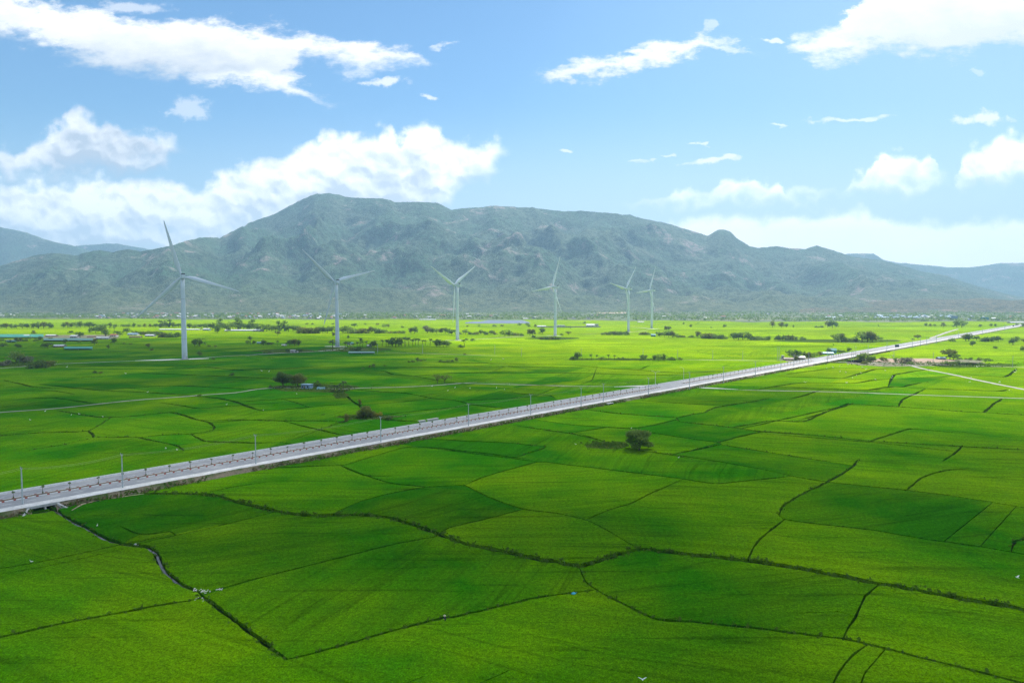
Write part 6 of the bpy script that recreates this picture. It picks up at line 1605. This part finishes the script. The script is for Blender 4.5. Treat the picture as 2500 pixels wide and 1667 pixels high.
egrets(Z4([(1054, 818)]), False, 'near the lone round tree'); egrets(Z4([(563, 958), (1472, 1075)]), False, 'in the near rice beside the lone tree')
egrets(Z5([(418, 626), (782, 631), (952, 516)]), True, 'over the yellow rice right of the road')
egrets(Z5([(912, 547), (665, 498), (722, 489), (608, 505), (726, 535), (778, 540), (872, 568), (1127, 525), (1190, 577), (1183, 592), (1040, 605), (836, 590), (925, 498), (795, 472)]), False, 'in the yellow rice right of the road')
egrets(Z5([(2133, 626), (2270, 540), (1938, 496)]), True, 'over the yellow rice beyond the white track')
egrets(Z5([(1870, 626), (2220, 700), (2280, 520), (1885, 585), (1648, 342), (1190, 392), (1170, 403)]), False, 'in the rice around the long white track')
egrets(Z8([(2315, 335)]), True, 'over the near paddies at the right edge'); egrets(Z8([(360, 880)]), True, 'at the bottom edge of the near paddies')

# farmer in a conical hat on the bund
def skin_body(name, pts, edges, mat, parent):
    me = bpy.data.meshes.new(name); me.from_pydata([p[:3] for p in pts], edges, []); me.materials.append(mat)
    o = link_mesh(name, me, None, parent)
    sk = o.modifiers.new('skin', 'SKIN')
    for v, p in zip(me.skin_vertices[0].data, pts): v.radius = (p[3], p[4] if len(p) > 4 else p[3])
    me.skin_vertices[0].data[0].use_root = True
    sb = o.modifiers.new('subdivision', 'SUBSURF'); sb.levels = 1; sb.render_levels = 2
    return o
g = G(1087, 1513)
pe = tag(empty('person', (g.x, g.y, -.62), 2.6), 'person in dark blue clothes and a pale conical hat standing on a bund', 'person')
skinm = plain('skin', (.36, .22, .15), var=.1); blue = plain('dark_blue_cloth', (.025, .05, .09), var=.25, scale=4); trous = plain('dark_trousers', (.018, .02, .025), var=.2); straw = plain('pale_straw', (.55, .50, .36), var=.2, scale=6)
B_ = [(0, 0, .92, .11, .09), (0, .03, 1.12, .12, .09), (0, .10, 1.32, .14, .10), (0, .15, 1.43, .05), (0, .19, 1.52, .075), (0, .20, 1.60, .085), (.17, .11, 1.34, .05), (.22, .17, 1.10, .042), (.19, .34, .93, .034), (.18, .42, .88, .03), (-.17, .11, 1.34, .05), (-.22, .17, 1.10, .042), (-.19, .34, .93, .034), (-.18, .42, .88, .03), (.09, 0, .86, .085), (.10, .04, .48, .058), (.10, -.01, .08, .042), (.10, .12, .03, .035), (-.09, 0, .86, .085), (-.10, .02, .48, .058), (-.11, -.04, .08, .042), (-.11, .09, .03, .035)]
E_ = [(0, 1), (1, 2), (2, 3), (3, 4), (4, 5), (2, 6), (6, 7), (7, 8), (8, 9), (2, 10), (10, 11), (11, 12), (12, 13), (0, 14), (14, 15), (15, 16), (16, 17), (0, 18), (18, 19), (19, 20), (20, 21)]
body = skin_body('body', B_, E_, skinm, pe)
skin_body('shirt', [(0, 0, .88, .15, .125), (0, .03, 1.12, .155, .12), (0, .10, 1.33, .165, .125), (.17, .11, 1.345, .072), (.22, .17, 1.10, .062), (.195, .31, .95, .055), (-.17, .11, 1.345, .072), (-.22, .17, 1.10, .062), (-.195, .31, .95, .055)], [(0, 1), (1, 2), (2, 3), (3, 4), (4, 5), (2, 6), (6, 7), (7, 8)], blue, pe)
skin_body('trousers', [(0, 0, .93, .13, .11), (.09, 0, .84, .105), (.10, .04, .48, .082), (.10, 0, .15, .07), (-.09, 0, .84, .105), (-.10, .02, .48, .082), (-.11, -.03, .15, .07)], [(0, 1), (1, 2), (2, 3), (0, 4), (4, 5), (5, 6)], trous, pe)
hat = MB(); 
for k in range(20):
    t = 2 * math.pi * k / 20; hat.v.append((.27 * math.cos(t), .20 + .27 * math.sin(t), 1.60))
hat.v += [(0, .20, 1.84), (0, .20, 1.78)]
for k in range(20): hat.f += [(k, (k + 1) % 20, 20), ((k + 1) % 20, k, 21)]; hat.m += [0, 0]
hat.obj('hat', straw, pe)
# cyan sack lying on the bund
g = G(1400, 1449)
sk_ = tag(empty('plastic_sack', (g.x, g.y, -.1), .3), 'bright cyan plastic sack lying on the bund between two near paddies', 'sack')
s_m = MB().ell((0, 0, .2), (.55, .32, .26), 0, 18, 10, .06, random.Random(3)); s_m.obj('bag', plain('cyan_plastic', (.08, .50, .66), rough=.35, var=.15), sk_, True)
MB().tube([(.5, 0, .22), (.66, .02, .28), (.74, .05, .36)], [.12, .04, .10], 10).obj('tied_neck', plain('cyan_neck', (.12, .55, .70), rough=.35, var=.15), sk_, True)
# litter where the stream ends
lr = np.random.default_rng(4); lv, lf = MB(), 0
for (px, py, sx, sy, nn) in [(497, 1443, 12, 3, 40), (535, 1438, 12, 2, 18), (478, 1441, 5, 3, 16), (488, 1462, 14, 4, 10), (331, 1328, 4, 1.5, 8), (378, 1372, 2, 1, 3)]:
    for _ in range(nn):
        g = G(px + lr.normal() * sx * .6, py + lr.normal() * sy * .6); d = lr.uniform(.12, .42)
        lv.box((g.x, g.y, -.05 + lr.uniform(-.1, .12)), (d, d * lr.uniform(.5, 1), d * .5), lr.uniform(0, 3), 0, .6)
tag(lv.obj('litter', plain('pale_litter', (.58, .55, .50), var=.4, scale=1.0)), kind='stuff')
# little pale headwalls at the far verge
for i, (a, lab) in enumerate([((1560, 660), 'small pale concrete headwall on the far verge of the road'), ((1655, 645), 'longer pale concrete headwall on the far verge, right of the small one')]):
    g = G(*Z3([a])[0])
    o = tag(empty('headwall', (g.x, g.y, 0), road_rz), lab, 'headwall')
    MB().box((0, 0, .4), (4 + 3 * i, .4, 1.6)).obj('wall_slab', conc, o); MB().box((0, .5, 1.28), (4.4 + 3 * i, 1.5, .16)).obj('cap_slab', conc, o)
# far vehicle on the road
p = road_pt(road_row(2474, 797, -4), -4, Z)
tk = tag(empty('truck', p, road_rz), 'tiny dark truck far along the road at its distant end', 'truck')
tbl = plain('truck_paint', (.08, .10, .14), rough=.35, var=.1)
MB().box((-1.2, 0, 1.9), (5.2, 2.3, 2.4)).obj('cargo_box', tbl, tk); MB().box((2.7, 0, 1.5), (1.9, 2.2, 1.9), 0, 0, .88).obj('cab', tbl, tk); MB().box((3.62, 0, 1.9), (.1, 1.8, .7)).obj('windscreen', GLASS, tk)
for x in (-2.6, 2.5):
    for y in (-1.0, 1.0): MB().tube([(x, y - .15, .5), (x, y + .15, .5)], .5, 14).obj('wheel', dark, tk)
